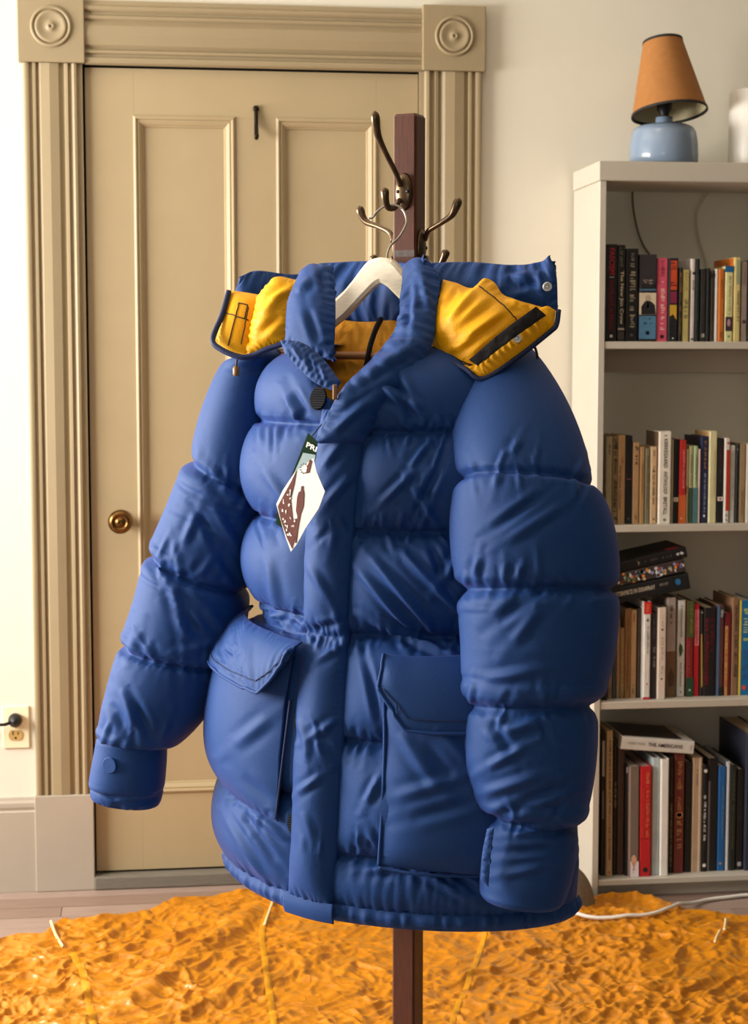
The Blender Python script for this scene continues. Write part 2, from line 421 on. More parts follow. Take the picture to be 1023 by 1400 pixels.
# ------------------------------------------------------------------ books
M_page = mat('book_pages', (205, 192, 165), 0.85, var=0.08, vscale=300, stretch=(1, 0.02, 0.02))
M_pageg = mat('book_pages_grey', (196, 190, 182), 0.85, var=0.08, vscale=300, stretch=(1, 0.02, 0.02))
def cmat(c, rough=0.5):
    return mat('cover_%d_%d_%d' % tuple(c), c, rough, var=0.07, vscale=35)
def imat(c):
    return mat('ink_%d_%d_%d' % tuple(c), c, 0.55, var=0.02)
BOOKS = []
def book(M, th, H, dep, col, marks=(), side=None, page=None, name='book', rnd=0.003, band=None):
    """local frame: x thickness 0..th, y 0 = spine .. dep, z height 0..H"""
    A = np.array(M)
    tf = lambda V: np.asarray(V, float) @ A[:3, :3].T + A[:3, 3]
    root = empty(name, tf([(th / 2, dep / 2, 0)])[0])
    t = min(.0022, th * .18); r = min(rnd, th * .35)
    out = [(0, dep), (0, r), (r * .3, r * .3), (r, 0), (th - r, 0), (th - r * .3, r * .3), (th, r), (th, dep)]
    inn = [(th - t, dep), (th - t, max(r, t)), (t, max(r, t)), (t, dep)]
    cv = mk('cover', *(lambda V, F: (tf(V), F))(*prism(out + inn, 'z', 0, H)), cmat(col), root)
    g = .003
    mk('pages', *(lambda V, F: (tf(V), F))(*box(t, th - t, r + .001, dep - .004, g, H - g)), page or M_page, root)
    if side is not None:      # printed front board facing the camera's side
        mk('board_print', *(lambda V, F: (tf(V), F))(*box(-.0004, -.0001, r + .002, dep - .001, .001, H - .001)), cmat(side), cv)
    for mk_ in marks:
        k = mk_[0]
        if k == 'b':          # band: z0..z1 fractions of height, x0..x1 fractions of thickness, colour
            _, z0, z1, x0, x1, c = mk_
            mk('spine_band', *(lambda V, F: (tf(V), F))(*box(th * x0, th * x1, -.0004, r + .0005 if x1 - x0 > .98 else .0002, H * z0, H * z1)), cmat(c), cv)
        elif k == 'd':        # dot: z, x, radius fraction of thickness
            _, z, x, rr, c = mk_
            V, F = lathe([(th * rr, 0), (th * rr, .0003)], (0, 0, 0), 14, RX90)
            mk('spine_emblem', tf(V + np.array((th * x, -.0005, H * z))), F, imat(c), cv)
        elif k == 't':        # lettering read down the spine from z0 (top) over length, x0..x1
            _, body, z1, z0, x0, x1, c = mk_
            L, Hh = H * (z1 - z0), th * (x1 - x0)
            T = A @ np.array(((0, 1, 0, th * x0), (0, 0, -1, -.0009), (-1, 0, 0, H * z1), (0, 0, 0, 1.0)))
            text(body, T, L, Hh, imat(c), cv, 'spine_lettering', 0.012)
        elif k == 'h':        # lettering across the spine of a lying book, z from z0 to z1 (read along +z)
            _, body, z0, z1, x0, x1, c = mk_
            L, Hh = H * (z1 - z0), th * (x1 - x0)
            T = A @ np.array(((0, -1, 0, th * x1), (0, 0, -1, -.0009), (1, 0, 0, H * z0), (0, 0, 0, 1.0)))
            text(body, T, L, Hh, imat(c), cv, 'spine_lettering', 0.012)
        elif k == 'i':        # unreadable small print: a row of letter-like strokes
            _, z1, z0, x0, x1, c = mk_
            rr = random.Random(int(z1 * 1e4 + x0 * 1e3 + th * 1e6))
            parts = []; z = H * z1; lh = th * (x1 - x0)
            while z > H * z0:
                w = lh * rr.uniform(.22, .5)
                if rr.random() < .16: z -= lh * .6; continue
                a = th * (x0 + (x1 - x0) * rr.choice((0, 0, 0, .2))); b = th * (x1 - (x1 - x0) * rr.choice((0, 0, .25, .35)))
                parts.append(box(a, b, -.0008, -.0002, z - w * .55, z))
                if rr.random() < .6: parts.append(box(a if rr.random() < .5 else b - lh * .25, b if rr.random() < .5 else a + lh * .25, -.0008, -.0002, z - w, z - w * .4))
                z -= w + lh * .14
            if parts:
                V, F = join(*parts)
                o = mk('small_print', tf(V), F, imat(c), cv)
        elif k == 'p':        # free outline print: list of (x fraction, z fraction)
            _, pts, c = mk_
            V, F = prism([(th * a, H * b) for a, b in pts], 'y', -.0007, -.0003)
            mk('spine_picture', tf(V), F, imat(c), cv)
    return root
def T3(x, y, z, lean=0.0):
    return Matrix.Translation((x, y, z)) @ Matrix.Rotation(lean, 4, 'Y')
BLK = (24, 22, 22); CRM = (214, 196, 160)
OVAL = [(.5 + .2 * math.cos(t), .5 + .07 * math.sin(t)) for t in np.linspace(0, 6.28, 14, endpoint=False)]
def ov(cx, cz, rx, rz): return [(cx + rx * math.cos(t), cz + rz * math.sin(t)) for t in np.linspace(0, 2 * math.pi, 14, endpoint=False)]

# rows: (px0, px1, py_top, colour, marks, short description, lean degrees, extra setback)
ROW1 = [
 (828.5, 844.5, 334, (26, 22, 22), [('t', 'FASCISM', .96, .69, .28, .72, (186, 30, 44)), ('b', .655, .67, .3, .7, (150, 140, 130)), ('t', 'MADELEINE ALBRIGHT', .63, .10, .28, .66, (120, 22, 34)), ('d', .055, .5, .13, (220, 214, 200))], 'black book lettered in red', 0, 0),
 (844.5, 855, 335, (28, 26, 24), [('i', .97, .76, .25, .62, (120, 110, 95)), ('t', 'The New Jim Crow', .73, .18, .2, .78, (216, 200, 168)), ('b', .12, .14, .05, .95, (170, 150, 140)), ('b', .02, .1, .1, .9, (70, 60, 55))], 'slim black book lettered in cream', 0, 0),
 (856, 873, 340, (22, 20, 20), [('i', .97, .88, .4, .65, (120, 110, 95)), ('i', .84, .15, .33, .75, (150, 138, 115)), ('d', .07, .5, .12, (90, 80, 70))], 'thick black book lettered in beige', 0, 0),
 (875, 897.5, 348, (30, 27, 28), [('b', .66, 1, .0, 1, (48, 42, 44)), ('i', .71, .66, .2, .5, (150, 130, 120)), ('i', .71, .66, .55, .85, (150, 130, 120)), ('b', .585, .605, 0, 1, (70, 105, 130)), ('b', .31, .56, 0, 1, (214, 196, 168)), ('p', [(.1, .312), (.1, .40), (.3, .46), (.45, .47), (.7, .46), (.92, .42), (.98, .312)], (26, 24, 26)), ('p', ov(.5, .495, .17, .045), (176, 160, 140)), ('p', [(.42, .40), (.5, .46), (.58, .40), (.5, .38)], (214, 200, 180)), ('b', .03, .295, 0, 1, (78, 122, 152)), ('i', .27, .2, .2, .45, (50, 84, 110)), ('i', .27, .2, .55, .8, (50, 84, 110)), ('d', .10, .5, .13, (46, 66, 84)), ('d', .10, .5, .08, (190, 200, 204))], 'black book with portrait and blue foot', 0, 0),
 (898.5, 913.5, 353, (205, 82, 104), [('i', .97, .78, .35, .65, (150, 40, 60)), ('i', .72, .14, .35, .72, (240, 190, 180)), ('d', .06, .5, .18, (60, 16, 26))], 'pink book', 0, 0),
 (914.5, 927.5, 353, (24, 24, 28), [('b', .62, .97, .2, .85, (196, 72, 34)), ('i', .95, .64, .2, .8, (110, 36, 22)), ('b', .46, .6, .2, .85, (128, 34, 66)), ('p', [(.15, .44), (.85, .44), (.85, .26), (.5, .33), (.15, .3)], (196, 150, 40)), ('d', .04, .5, .08, (220, 220, 220))], 'black book with orange purple lettering', 0, 0),
 (928.5, 933.5, 366, (32, 26, 20), [('i', .95, .4, .2, .8, (140, 104, 50)), ('i', .35, .1, .3, .7, (150, 110, 40))], 'thin black book with gold specks', 0, 0),
 (934, 943, 369, (186, 170, 104), [('i', .62, .32, .2, .8, (84, 68, 40)), ('i', .97, .7, .35, .6, (150, 132, 76))], 'olive yellow book', 0, 0),
 (944.5, 950.5, 354, (206, 194, 188), [('b', .81, .84, .3, .9, (20, 20, 20)), ('i', .74, .62, .35, .7, (90, 84, 80)), ('b', .02, .04, .2, .8, (30, 30, 30))], 'narrow white book', 0.4, 0),
 (951.5, 957, 354, (18, 22, 22), [('i', .8, .2, .35, .75, (50, 66, 60))], 'tall thin black book', 0, 0),
 (958, 966, 368, (38, 35, 32), [('i', .9, .3, .35, .6, (74, 68, 60)), ('b', .06, .11, .3, .8, (150, 140, 130))], 'charcoal book', 0, 0),
 (966.5, 971.5, 367, (16, 15, 15), [], 'narrow jet black book', 0, 0),
 (972, 977.5, 370, (66, 58, 50), [('i', .9, .3, .3, .6, (38, 34, 30)), ('b', .9, .96, .1, .9, (30, 26, 24))], 'grey brown book', 0, 0),
 (978, 982.5, 368, (216, 208, 196), [], 'thin cream book', -.3, 0),
 (983, 991, 368, (190, 104, 34), [('i', .85, .6, .4, .65, (140, 70, 20)), ('i', .13, .05, .3, .7, (110, 52, 20))], 'orange book', -.3, 0),
 (992, 1003, 364, (212, 206, 150), [('b', .92, 1.0, 0, 1, (24, 92, 140)), ('i', .87, .36, .45, .7, (150, 142, 96)), ('b', .14, .33, .08, .92, (60, 40, 50)), ('p', ov(.5, .25, .2, .05), (170, 130, 140)), ('d', .07, .5, .14, (110, 140, 80))], 'pale yellow book with blue top', -.3, 0),
 (1004, 1013, 352, (206, 186, 120), [('b', .68, .97, .35, .9, (146, 152, 116)), ('i', .6, .25, .5, .8, (70, 56, 34))], 'tall yellow book with orange board', -.4, 0),
 (1014, 1022.5, 358, (150, 132, 122), [('d', .25, .5, .3, (74, 44, 34)), ('i', .96, .7, .4, .7, (120, 100, 92))], 'mauve grey book', -.4, 0),
 (1023.5, 1034, 356, (60, 70, 62), [], 'dark green book', 0, 0)]
ROW2 = [
 (828.5, 837.5, 597, (170, 156, 122), [('i', .92, .8, .4, .7, (80, 74, 58))], 'olive beige book', 0, 0),
 (838.3, 844.8, 597, (150, 128, 92), [('i', .97, .06, .15, .9, (36, 44, 30))], 'tan book crowded with dark lettering', 0, 0),
 (845.2, 855.3, 595, (190, 152, 106), [('i', .76, .68, .5, .75, (140, 84, 50)), ('t', 'THE PENAL COLONY', .66, .16, .14, .42, (96, 76, 54))], 'tan book with faded lettering', 0, 0),
 (855.8, 864.8, 596, (26, 24, 26), [('b', .505, .515, .1, .9, (150, 80, 84)), ('d', .06, .5, .15, (110, 104, 100))], 'black book with thin pink line', 0, 0),
 (865.3, 874.5, 605, (188, 150, 108), [('i', .95, .88, .35, .75, (40, 32, 28)), ('i', .84, .74, .35, .75, (40, 32, 28)), ('i', .1, .05, .4, .7, (120, 84, 60))], 'tan book with dark short title', 0, 0),
 (875.2, 881.8, 611, (182, 142, 92), [('i', .8, .4, .4, .65, (150, 106, 64))], 'gold tan book', 0, 0),
 (882.3, 889.3, 613, (128, 122, 98), [('i', .9, .2, .4, .7, (96, 92, 74))], 'grey olive book', 0, 0),
 (890, 899, 611, (200, 168, 128), [('i', .76, .25, .3, .62, (60, 46, 36)), ('i', .95, .88, .3, .6, (120, 90, 70)), ('d', .06, .5, .14, (110, 70, 60))], 'light tan book with dark title', 0, 0),
 (900, 918, 590, (226, 216, 200), [('t', 'A', .965, .945, .38, .68, (36, 34, 34)), ('t', 'KIERKEGAARD', .92, .61, .38, .68, (36, 34, 34)), ('t', 'ANTHOLOGY', .57, .32, .38, .68, (36, 34, 34)), ('t', 'BRETALL', .29, .10, .38, .68, (48, 50, 52)), ('d', .045, .5, .12, (120, 122, 118))], 'thick white book with bold black lettering', 0, -.012),
 (918.8, 921, 601, (206, 190, 158), [], 'sliver of a cream book', 0, 0),
 (921.5, 928, 601, (20, 24, 24), [('b', .26, .31, 0, 1, (208, 196, 186)), ('d', .285, .5, .12, (60, 50, 60))], 'black book with white label', .6, 0),
 (928.8, 938, 602, (188, 40, 38), [('b', .0, .34, 0, 1, (204, 96, 44)), ('i', .9, .42, .45, .8, (230, 130, 120)), ('d', .06, .4, .12, (230, 190, 150))], 'red book fading to orange', .8, 0),
 (938.6, 941.8, 614, (204, 184, 140), [('b', .4, .5, 0, 1, (150, 120, 80))], 'thin cream book', 0, 0),
 (942.4, 948.4, 610, (170, 164, 120), [('b', 0, .46, 0, 1, (58, 76, 58)), ('i', .9, .5, .3, .6, (110, 104, 66))], 'pale book with dark green foot', 0, 0),
 (948.8, 954.8, 610, (158, 172, 132), [('b', 0, .46, 0, 1, (76, 116, 118)), ('i', .92, .5, .3, .65, (76, 96, 70))], 'pale green book with teal foot', 0, 0),
 (955.2, 958, 614, (214, 186, 174), [], 'thin pinkish book', 0, 0),
 (958.6, 969, 597, (28, 34, 66), [('i', .95, .62, .42, .68, (176, 120, 84)), ('i', .58, .12, .42, .68, (150, 160, 186)), ('p', [(.5, .06), (.36, .085), (.42, .1), (.5, .09), (.58, .1), (.64, .085)], (230, 220, 224))], 'tall navy book', 0, 0),
 (969.5, 980.5, 590, (206, 196, 152), [('i', .8, .3, .55, .7, (190, 178, 130))], 'tall cream book', 0, 0),
 (981.2, 990, 600, (26, 26, 26), [('i', .92, .66, .35, .6, (110, 30, 40)), ('b', .26, .31, .05, .95, (214, 200, 192)), ('d', .285, .5, .14, (150, 60, 70)), ('i', .64, .5, .35, .6, (70, 70, 70))], 'black book with white tab', 0, 0),
 (990.5, 998, 599, (216, 206, 194), [('b', .14, .86, .35, .98, (176, 48, 24)), ('d', .94, .6, .22, (170, 70, 50)), ('i', .11, .03, .35, .7, (60, 50, 46))], 'white book with long red panel', 0, 0),
 (998.6, 1005.6, 609, (198, 194, 184), [('i', .95, .3, .4, .65, (164, 158, 150))], 'light grey book', 0, 0),
 (1006, 1010.8, 607, (22, 22, 24), [('d', .93, .5, .2, (150, 150, 150))], 'narrow black book', 0, 0),
 (1011.2, 1019.8, 607, (150, 126, 92), [('i', .4, .1, .4, .6, (110, 88, 60))], 'dull tan book', 0, 0),
 (1020.2, 1027, 607, (222, 214, 198), [], 'white book at the frame edge', 0, 0)]
ROW3 = [
 (824.5, 831.5, 868, (22, 20, 20), [], 'black book', 0, -.02),
 (832, 837.6, 853, (160, 128, 100), [('i', .15, .05, .3, .7, (90, 70, 56))], 'dusty pink tan book', 0, 0),
 (838, 843.6, 850, (66, 70, 70), [], 'slate book', 0, 0),
 (844, 848, 846, (168, 132, 96), [], 'thin tan book', 0, 0),
 (848.4, 854.4, 859, (148, 118, 72), [('i', .9, .1, .3, .75, (196, 168, 120))], 'short ochre book with pale specks', 0, 0),
 (855, 862.8, 832, (150, 108, 66), [('i', .9, .1, .3, .7, (112, 76, 44))], 'brown book', 0, 0),
 (863.2, 870.6, 834, (178, 142, 98), [('i', .96, .87, .3, .6, (140, 60, 44)), ('i', .2, .04, .25, .7, (56, 44, 34))], 'light tan book with red and dark ends', 0, 0),
 (871.2, 876.6, 832, (62, 52, 44), [('i', .9, .1, .3, .7, (96, 82, 66))], 'dark brown book', 0, 0),
 (877.4, 889.8, 823, (222, 216, 208), [('b', .875, 1.0, 0, 1, (206, 40, 46)), ('i', .97, .89, .3, .7, (226, 130, 60)), ('p', [(.3, .80), (.5, .84), (.72, .80)], (50, 66, 40)), ('i', .75, .48, .42, .68, (130, 126, 124)), ('d', .16, .5, .12, (190, 40, 50)), ('b', 0, .025, 0, 1, (190, 44, 54))], 'white book with red cap', 0, -.02),
 (890.6, 898.4, 838, (58, 52, 58), [('i', .92, .7, .3, .6, (110, 104, 108)), ('i', .6, .36, .35, .75, (170, 164, 168))], 'plum grey book', 0, -.015),
 (899, 911, 831, (220, 202, 186), [('d', .76, .5, .13, (120, 40, 44)), ('d', .22, .5, .12, (80, 30, 34)), ('i', .92, .8, .4, .65, (200, 170, 150)), ('i', .69, .28, .42, .68, (170, 146, 134))], 'cream pink book with red dots', 0, -.02),
 (911.6, 924, 817, (176, 160, 150), [('b', 0, .46, 0, 1, (120, 88, 62)), ('i', .92, .74, .35, .65, (80, 74, 76)), ('p', [(.1, .2), (.5, .3), (.9, .22), (.8, .12), (.3, .1)], (84, 56, 38))], 'tall book, pale top and brown foot', 0, 0),
 (926.5, 937, 821, (214, 212, 206), [('t', 'Commonwealth', .95, .62, .36, .62, (92, 92, 88)), ('p', [(.15, .5), (.3, .56), (.6, .53), (.7, .48), (.5, .43), (.32, .41)], (52, 84, 50)), ('t', 'Ann Patchett', .36, .1, .36, .6, (110, 110, 106)), ('d', .05, .5, .1, (130, 40, 40))], 'white book with green leaf', 0, 0),
 (939.5, 948.6, 822, (130, 36, 34), [('b', .62, 1, 0, 1, (74, 84, 44)), ('i', .95, .64, .45, .8, (146, 124, 48)), ('b', 0, .2, 0, 1, (30, 70, 48)), ('i', .58, .25, .2, .5, (180, 80, 74)), ('d', .07, .5, .16, (190, 200, 180))], 'green and red book', -.6, 0),
 (949.2, 956.8, 826, (186, 30, 38), [('b', .55, .94, .1, .9, (214, 120, 126)), ('i', .93, .57, .3, .7, (196, 50, 60))], 'bright red book with pink stripe', -1.0, 0),
 (957.6, 961.8, 834, (36, 34, 30), [('p', [(.25, .72), (.6, .72), (.95, .12), (.55, .1)], (200, 150, 60)), ('d', .97, .5, .3, (150, 150, 150))], 'thin dark book with ochre stripe', -.6, 0),
 (962.4, 979.4, 831, (24, 18, 20), [('i', .88, .14, .12, .42, (128, 22, 34)), ('i', .88, .5, .5, .82, (100, 18, 30))], 'thick black book with dark red lettering', 0, 0),
 (980.2, 989.8, 828, (88, 50, 46), [('b', 0, 1, 0, .34, (74, 104, 138)), ('b', .86, .98, .4, .98, (40, 38, 40)), ('i', .95, .88, .5, .85, (190, 190, 190)), ('b', .0, .1, .36, .98, (24, 24, 28))], 'maroon book with blue edge', 0, 0),
 (990.8, 999.6, 838, (112, 24, 26), [('b', .0, .84, .05, .5, (200, 150, 90)), ('i', .8, .1, .1, .45, (176, 80, 40))], 'dark red book with peach strip', 0, 0),
 (1000.6, 1010, 818, (136, 100, 74), [('i', .93, .66, .4, .75, (56, 44, 36)), ('i', .62, .48, .4, .75, (56, 44, 36)), ('i', .44, .18, .4, .75, (56, 44, 36))], 'brown book with big dark lettering', 0, 0),
 (1010.5, 1030, 821, (20, 104, 160), [('b', 0, 1, 0, .14, (222, 196, 50)), ('i', .95, .58, .3, .7, (176, 190, 130)), ('i', .48, .18, .3, .7, (60, 84, 130)), ('p', ov(.4, .08, .16, .025), (204, 80, 60))], 'wide blue book with yellow edge', 0, 0)]
ROW4 = [
 (822.8, 828, 1003, (34, 33, 34), [('b', .7, .95, .2, .8, (180, 176, 172)), ('b', .4, .6, .2, .7, (110, 108, 108))], 'thin black and grey book', -1.2, 0),
 (828.6, 838.4, 999, (176, 152, 116), [('i', .95, .12, .36, .68, (80, 62, 44)), ('d', .03, .5, .2, (196, 90, 70))], 'tall tan book with a line of small type', -1.2, -.012),
 (839.2, 844, 1012, (20, 18, 18), [('i', .7, .5, .2, .8, (140, 130, 110))], 'thin black book', -.6, 0),
 (844.6, 854, 1022, (66, 52, 48), [], 'dark brown book', -.5, 0),
 (854.6, 858.6, 1046, (28, 26, 30), [('b', .93, .98, .3, .8, (190, 190, 196))], 'slim black book', -.8, -.01),
 (859.2, 874.6, 1048, (116, 104, 94), [('b', 0, 1, 0, .14, (176, 150, 140)), ('b', .0, .14, .1, .98, (226, 218, 222)), ('p', ov(.5, .15, .26, .05), (220, 170, 140)), ('i', .14, .04, .4, .6, (190, 60, 60))], 'grey linen book with white tag', -1.0, -.02),
 (875.6, 891, 1048, (190, 30, 38), [('i', .94, .36, .55, .8, (214, 120, 70)), ('i', .8, .36, .2, .4, (206, 70, 50)), ('d', .06, .5, .22, (30, 28, 30)), ('b', .34, .348, .05, .95, (150, 20, 30))], 'bright red book', -1.0, -.02),
 (892, 902, 1036, (186, 202, 206), [('i', .9, .2, .55, .7, (166, 184, 190))], 'pale blue book', -.7, -.012),
 (902.8, 914.6, 1038, (228, 224, 216), [], 'plain white book', -.7, -.02),
 (915.2, 921.4, 1035, (34, 28, 22), [('i', .6, .06, .3, .7, (150, 128, 90)), ('i', .9, .66, .35, .65, (90, 76, 56))], 'black book with gold lettering', -.4, 0),
 (922, 935.6, 1031, (112, 46, 40), [('i', .96, .7, .25, .75, (184, 140, 92)), ('i', .66, .54, .3, .7, (184, 140, 92)), ('p', ov(.5, .49, .38, .03), (176, 130, 80)), ('p', ov(.5, .49, .26, .018), (112, 46, 40)), ('i', .44, .2, .25, .75, (184, 140, 92))], 'red brown book with gold lettering', -.3, -.006),
 (936.6, 945.8, 1042, (20, 20, 22), [('i', .6, .4, .3, .6, (58, 56, 56)), ('i', .95, .8, .3, .6, (58, 50, 60))], 'plain black book', -.2, 0),
 (946.4, 959.8, 1036, (186, 158, 128), [('b', 0, 1, .62, .8, (220, 204, 186)), ('i', .9, .76, .38, .5, (140, 110, 84))], 'beige book with cream stripe', 0, 0),
 (960.4, 967, 1047, (20, 20, 22), [('d', .95, .5, .36, (226, 222, 216)), ('i', .72, .28, .25, .75, (222, 220, 216)), ('d', .06, .5, .36, (226, 222, 216))], 'black book with white dots', 0, 0),
 (967.6, 981, 1037, (22, 21, 24), [('b', 0, .8, 0, .22, (106, 100, 104))], 'thick black book with grey edge', 0, 0),
 (981.8, 992, 1048, (28, 92, 152), [('i', .82, .3, .5, .75, (90, 140, 180)), ('d', .07, .4, .16, (190, 140, 100))], 'blue book', 0, 0),
 (992.8, 997.4, 1042, (196, 196, 200), [], 'thin white book', .3, 0),
 (998, 1006.4, 1046, (26, 30, 26), [('i', .95, .2, .35, .65, (86, 88, 60))], 'black green book', .5, 0),
 (1007, 1016.6, 1052, (22, 20, 22), [('i', .7, .5, .4, .65, (60, 56, 56)), ('b', .04, .08, .25, .75, (170, 166, 166))], 'black book with small white mark', .6, 0),
 (1019, 1046, 1003, (40, 44, 60), [], 'large navy slipcase', 0, -.006)]
SHELF_NAMES = ('top shelf', 'second shelf', 'third shelf', 'bottom shelf')
SPINE = (-.236, -.232, -.222, -.226)
for ri, row in enumerate((ROW1, ROW2, ROW3, ROW4)):
    rr = random.Random(40 + ri)
    prev_end = IN0 + .001
    for bi, (x0, x1, yt, col, marks, desc, lean, back) in enumerate(row):
        ys = SPINE[ri] + back + rr.uniform(0, .004)
        ym = 400 if ri == 0 else (650 if ri == 1 else (890 if ri == 2 else 1130))
        X0, X1 = onY(x0, ym, ys)[0], onY(x1, ym, ys)[0]
        X0 = max(X0, prev_end + .0006); X1 = max(X1, X0 + .003); prev_end = X1
        zt = onY((x0 + x1) / 2, yt, ys)[2]
        H = zt - sh[ri]
        dep = rr.uniform(.105, .135) if ri < 2 else rr.uniform(.13, .16)
        if ri == 3: dep = rr.uniform(.17, .195)
        if 'slipcase' in desc: dep = .205
        if desc.startswith('tall yellow'): dep = .15
        side = None
        if desc.startswith('pink'): side = (176, 16, 34)
        if desc.startswith('tall yellow'): side = (196, 104, 30)
        if desc.startswith('thick white'): side = (110, 84, 66)
        if desc.startswith('tall navy'): side = (24, 26, 42)
        if desc.startswith('tall cream'): side = (176, 140, 92)
        page = M_pageg if (desc.startswith(('pale', 'plain white', 'bright red', 'grey linen', 'blue'))) else M_page
        # lean turns about the bottom of the spine; the row is kept from overlapping by the gaps
        b = book(T3(X0, ys, sh[ri] + .0003, math.radians(lean * .35)), X1 - X0, H, dep, col, marks, side, page)
        pv = row[bi - 1][5] if bi else None; nx = row[bi + 1][5] if bi + 1 < len(row) else None
        if pv and nx: lab = '%s between %s and %s' % (desc, pv, nx)
        elif nx: lab = '%s against the bookcase side, next to %s' % (desc, nx)
        else: lab = '%s past the %s' % (desc, pv)
        if len((lab + ', ' + SHELF_NAMES[ri]).split()) <= 16: lab += ', ' + SHELF_NAMES[ri]
        lab = ' '.join(lab.split()[:16])
        tag(b, lab, 'book', 'books on the ' + SHELF_NAMES[ri])

# three thick books lying aslant on top of the third row
def lying(px_l, px_r, py_l, py_r, th_px, Y, dep, yawdeg=0):
    a, b = onY(px_l, py_l, Y), onY(px_r, py_r, Y)
    z = b - a; H = np.linalg.norm(z); z /= H
    sc = np.linalg.norm(CAM - a) / FPX
    th = th_px * sc
    xdir = np.cross(np.array((0, 1.0, 0)), z); xdir /= np.linalg.norm(xdir)      # thickness downwards/upwards
    if xdir[2] > 0: xdir = -xdir
    ydir = np.cross(z, xdir)
    if ydir[1] < 0: ydir = -ydir
    # origin at the upper left corner of the spine; x runs down the thickness
    o = a
    M = np.eye(4); M[:3, 0] = xdir; M[:3, 1] = ydir; M[:3, 2] = z; M[:3, 3] = o
    if yawdeg:
        Rm = np.array(Matrix.Rotation(math.radians(yawdeg), 4, Vector(xdir)))[:3, :3]
        M[:3, :3] = Rm @ M[:3, :3]
    return M, th, H
Ys = -.232
coll = [(196, 170, 130), (70, 40, 36), (206, 204, 200), (110, 130, 90), (150, 150, 190), (222, 140, 60), (60, 50, 60), (176, 60, 50), (230, 226, 220)]
mm = []
rr = random.Random(5)
for i in range(70):
    cx, cz = rr.uniform(.1, .9), rr.uniform(.02, .98)
    k = rr.randint(4, 6); a0 = rr.random() * 6
    mm.append(('p', [(min(.97, max(.03, cx + rr.uniform(.08, .2) * math.cos(a0 + t * 6.28 / k))), min(.99, max(.01, cz + rr.uniform(.012, .03) * math.sin(a0 + t * 6.28 / k)))) for t in range(k)], rr.choice(coll)))
stack = [
 (832, 941, 805.5, 783.5, 21.6, (20, 20, 22), [('h', 'MASTERPIECE IN DISARRAY', .02, .57, .30, .58, (206, 192, 170)), ('h', 'MAX EVRY', .63, .74, .30, .46, (150, 140, 130)), ('p', ov(.42, .86, .2, .035), (30, 104, 150))], 'bottom black book with cream lettering in the slanted stack', 0, .15),
 (832, 935, 787.2, 764.2, 17.6, (60, 48, 46), mm, 'colourful picture spined book in the middle of the slanted stack', 1, .15),
 (832, 938, 772, 748, 14.2, (18, 16, 17), [('i', .62, .45, .4, .6, (80, 74, 70)), ('h', 'DARKSTARS', .66, .80, .42, .58, (130, 122, 116)), ('p', [(.5, .86), (.35, .885), (.5, .91), (.65, .94), (.5, .96), (.3, .93), (.62, .885)], (206, 204, 206)), ('p', [(.25, .36), (.5, .39), (.75, .36), (.5, .38)], (214, 190, 150))], 'topmost black book of the slanted stack', 2, .16)]
for a, b, c, d, tpx, col, marks, lab, k, dep in stack:
    marks = [m for m in marks if not (m[0] == 'h' and m[1] == 'DARKSTARS')] + ([('i', .80, .68, .42, .58, (120, 112, 108))] if k == 2 else [])
    M, th, H = lying(a, b, c, d, tpx, Ys - .004 + .002 * k, dep, (0, 0, 0)[k])
    bo = book(M, th, H, dep, col, marks)
    tag(bo, lab + ', third shelf', 'book', 'books stacked aslant on the third shelf')
    if k == 2:
        tf = lambda V: np.asarray(V, float) @ M[:3, :3].T + M[:3, 3]
        V, F = box(-.0006, -.0001, .01, .045, H * .78, H * .93)
        mk('cover_print', tf(V), F, imat((120, 16, 26)), [c for c in bo.children if c.name.startswith('cover')][0])
M, th, H = lying(851.5, 950, 1007, 1014, 17.5, -.246, .185)
bo = book(M, th, H, .185, (206, 200, 190), [('h', 'ROBERT FRANK', .08, .32, .36, .56, (150, 144, 138)), ('h', 'THE AMERICANS', .36, .84, .32, .62, (46, 42, 42)), ('b', .94, .97, .3, .7, (180, 170, 165))])
tag(bo, 'white photo book with dark cover lying flat across the bottom row of books', 'book', 'books on the bottom shelf')
tf = lambda V: np.asarray(V, float) @ M[:3, :3].T + M[:3, 3]
V, F = box(-.0005, -.0001, .016, .17, H * .02, H * .86)
mk('cover_photograph', tf(V), F, mat('dark_photo', (44, 38, 38), .4, var=.5, vscale=22), [c for c in bo.children if c.name.startswith('cover')][0])

# ------------------------------------------------------------------ things on and around the bookcase
M_blue = mat('blue_glaze', (124, 142, 164), 0.22, var=0.06, vscale=14, coat=0.4)
M_shade = mat('kraft_lampshade', (158, 104, 50), 0.85, var=0.07, vscale=60)
M_shin = mat('lampshade_lining', (190, 176, 140), 0.8, var=0.03)
M_blackt = mat('black_trim_tape', (22, 18, 16), 0.7, var=0.1)
ly = YF + .085
lp = onY(907.5, 219, ly); lz = top1
sc = 3.93 / FPX
lampc = np.array((lp[0], ly, lz))
lm = empty('table_lamp', lampc, 'small blue ceramic lamp with brown paper shade on the bookcase', 'lamp')
lb = .0835 * 1.0
z0 = 0.0; bh = onY(907, 171, ly)[2] - lz
mk('lamp_base', *lathe([(.040, 0), (.078, 0), (.0815, .004), (.0822, bh * .25), (.081, bh * .55), (.077, bh * .80), (.071, bh * .92), (.058, bh * .985), (.035, bh), (.021, bh + .001), (.0205, bh + .004), (.0205, bh + .017), (.018, bh + .019), (.0001, bh + .019)], lampc, 48), M_blue, lm, smooth=True)
mk('lamp_socket', *lathe([(.0105, bh + .018), (.0105, bh + .024), (.017, bh + .034), (.019, bh + .05), (.018, bh + .075), (.0001, bh + .077)], lampc, 24), M_blackp, lm, smooth=True)
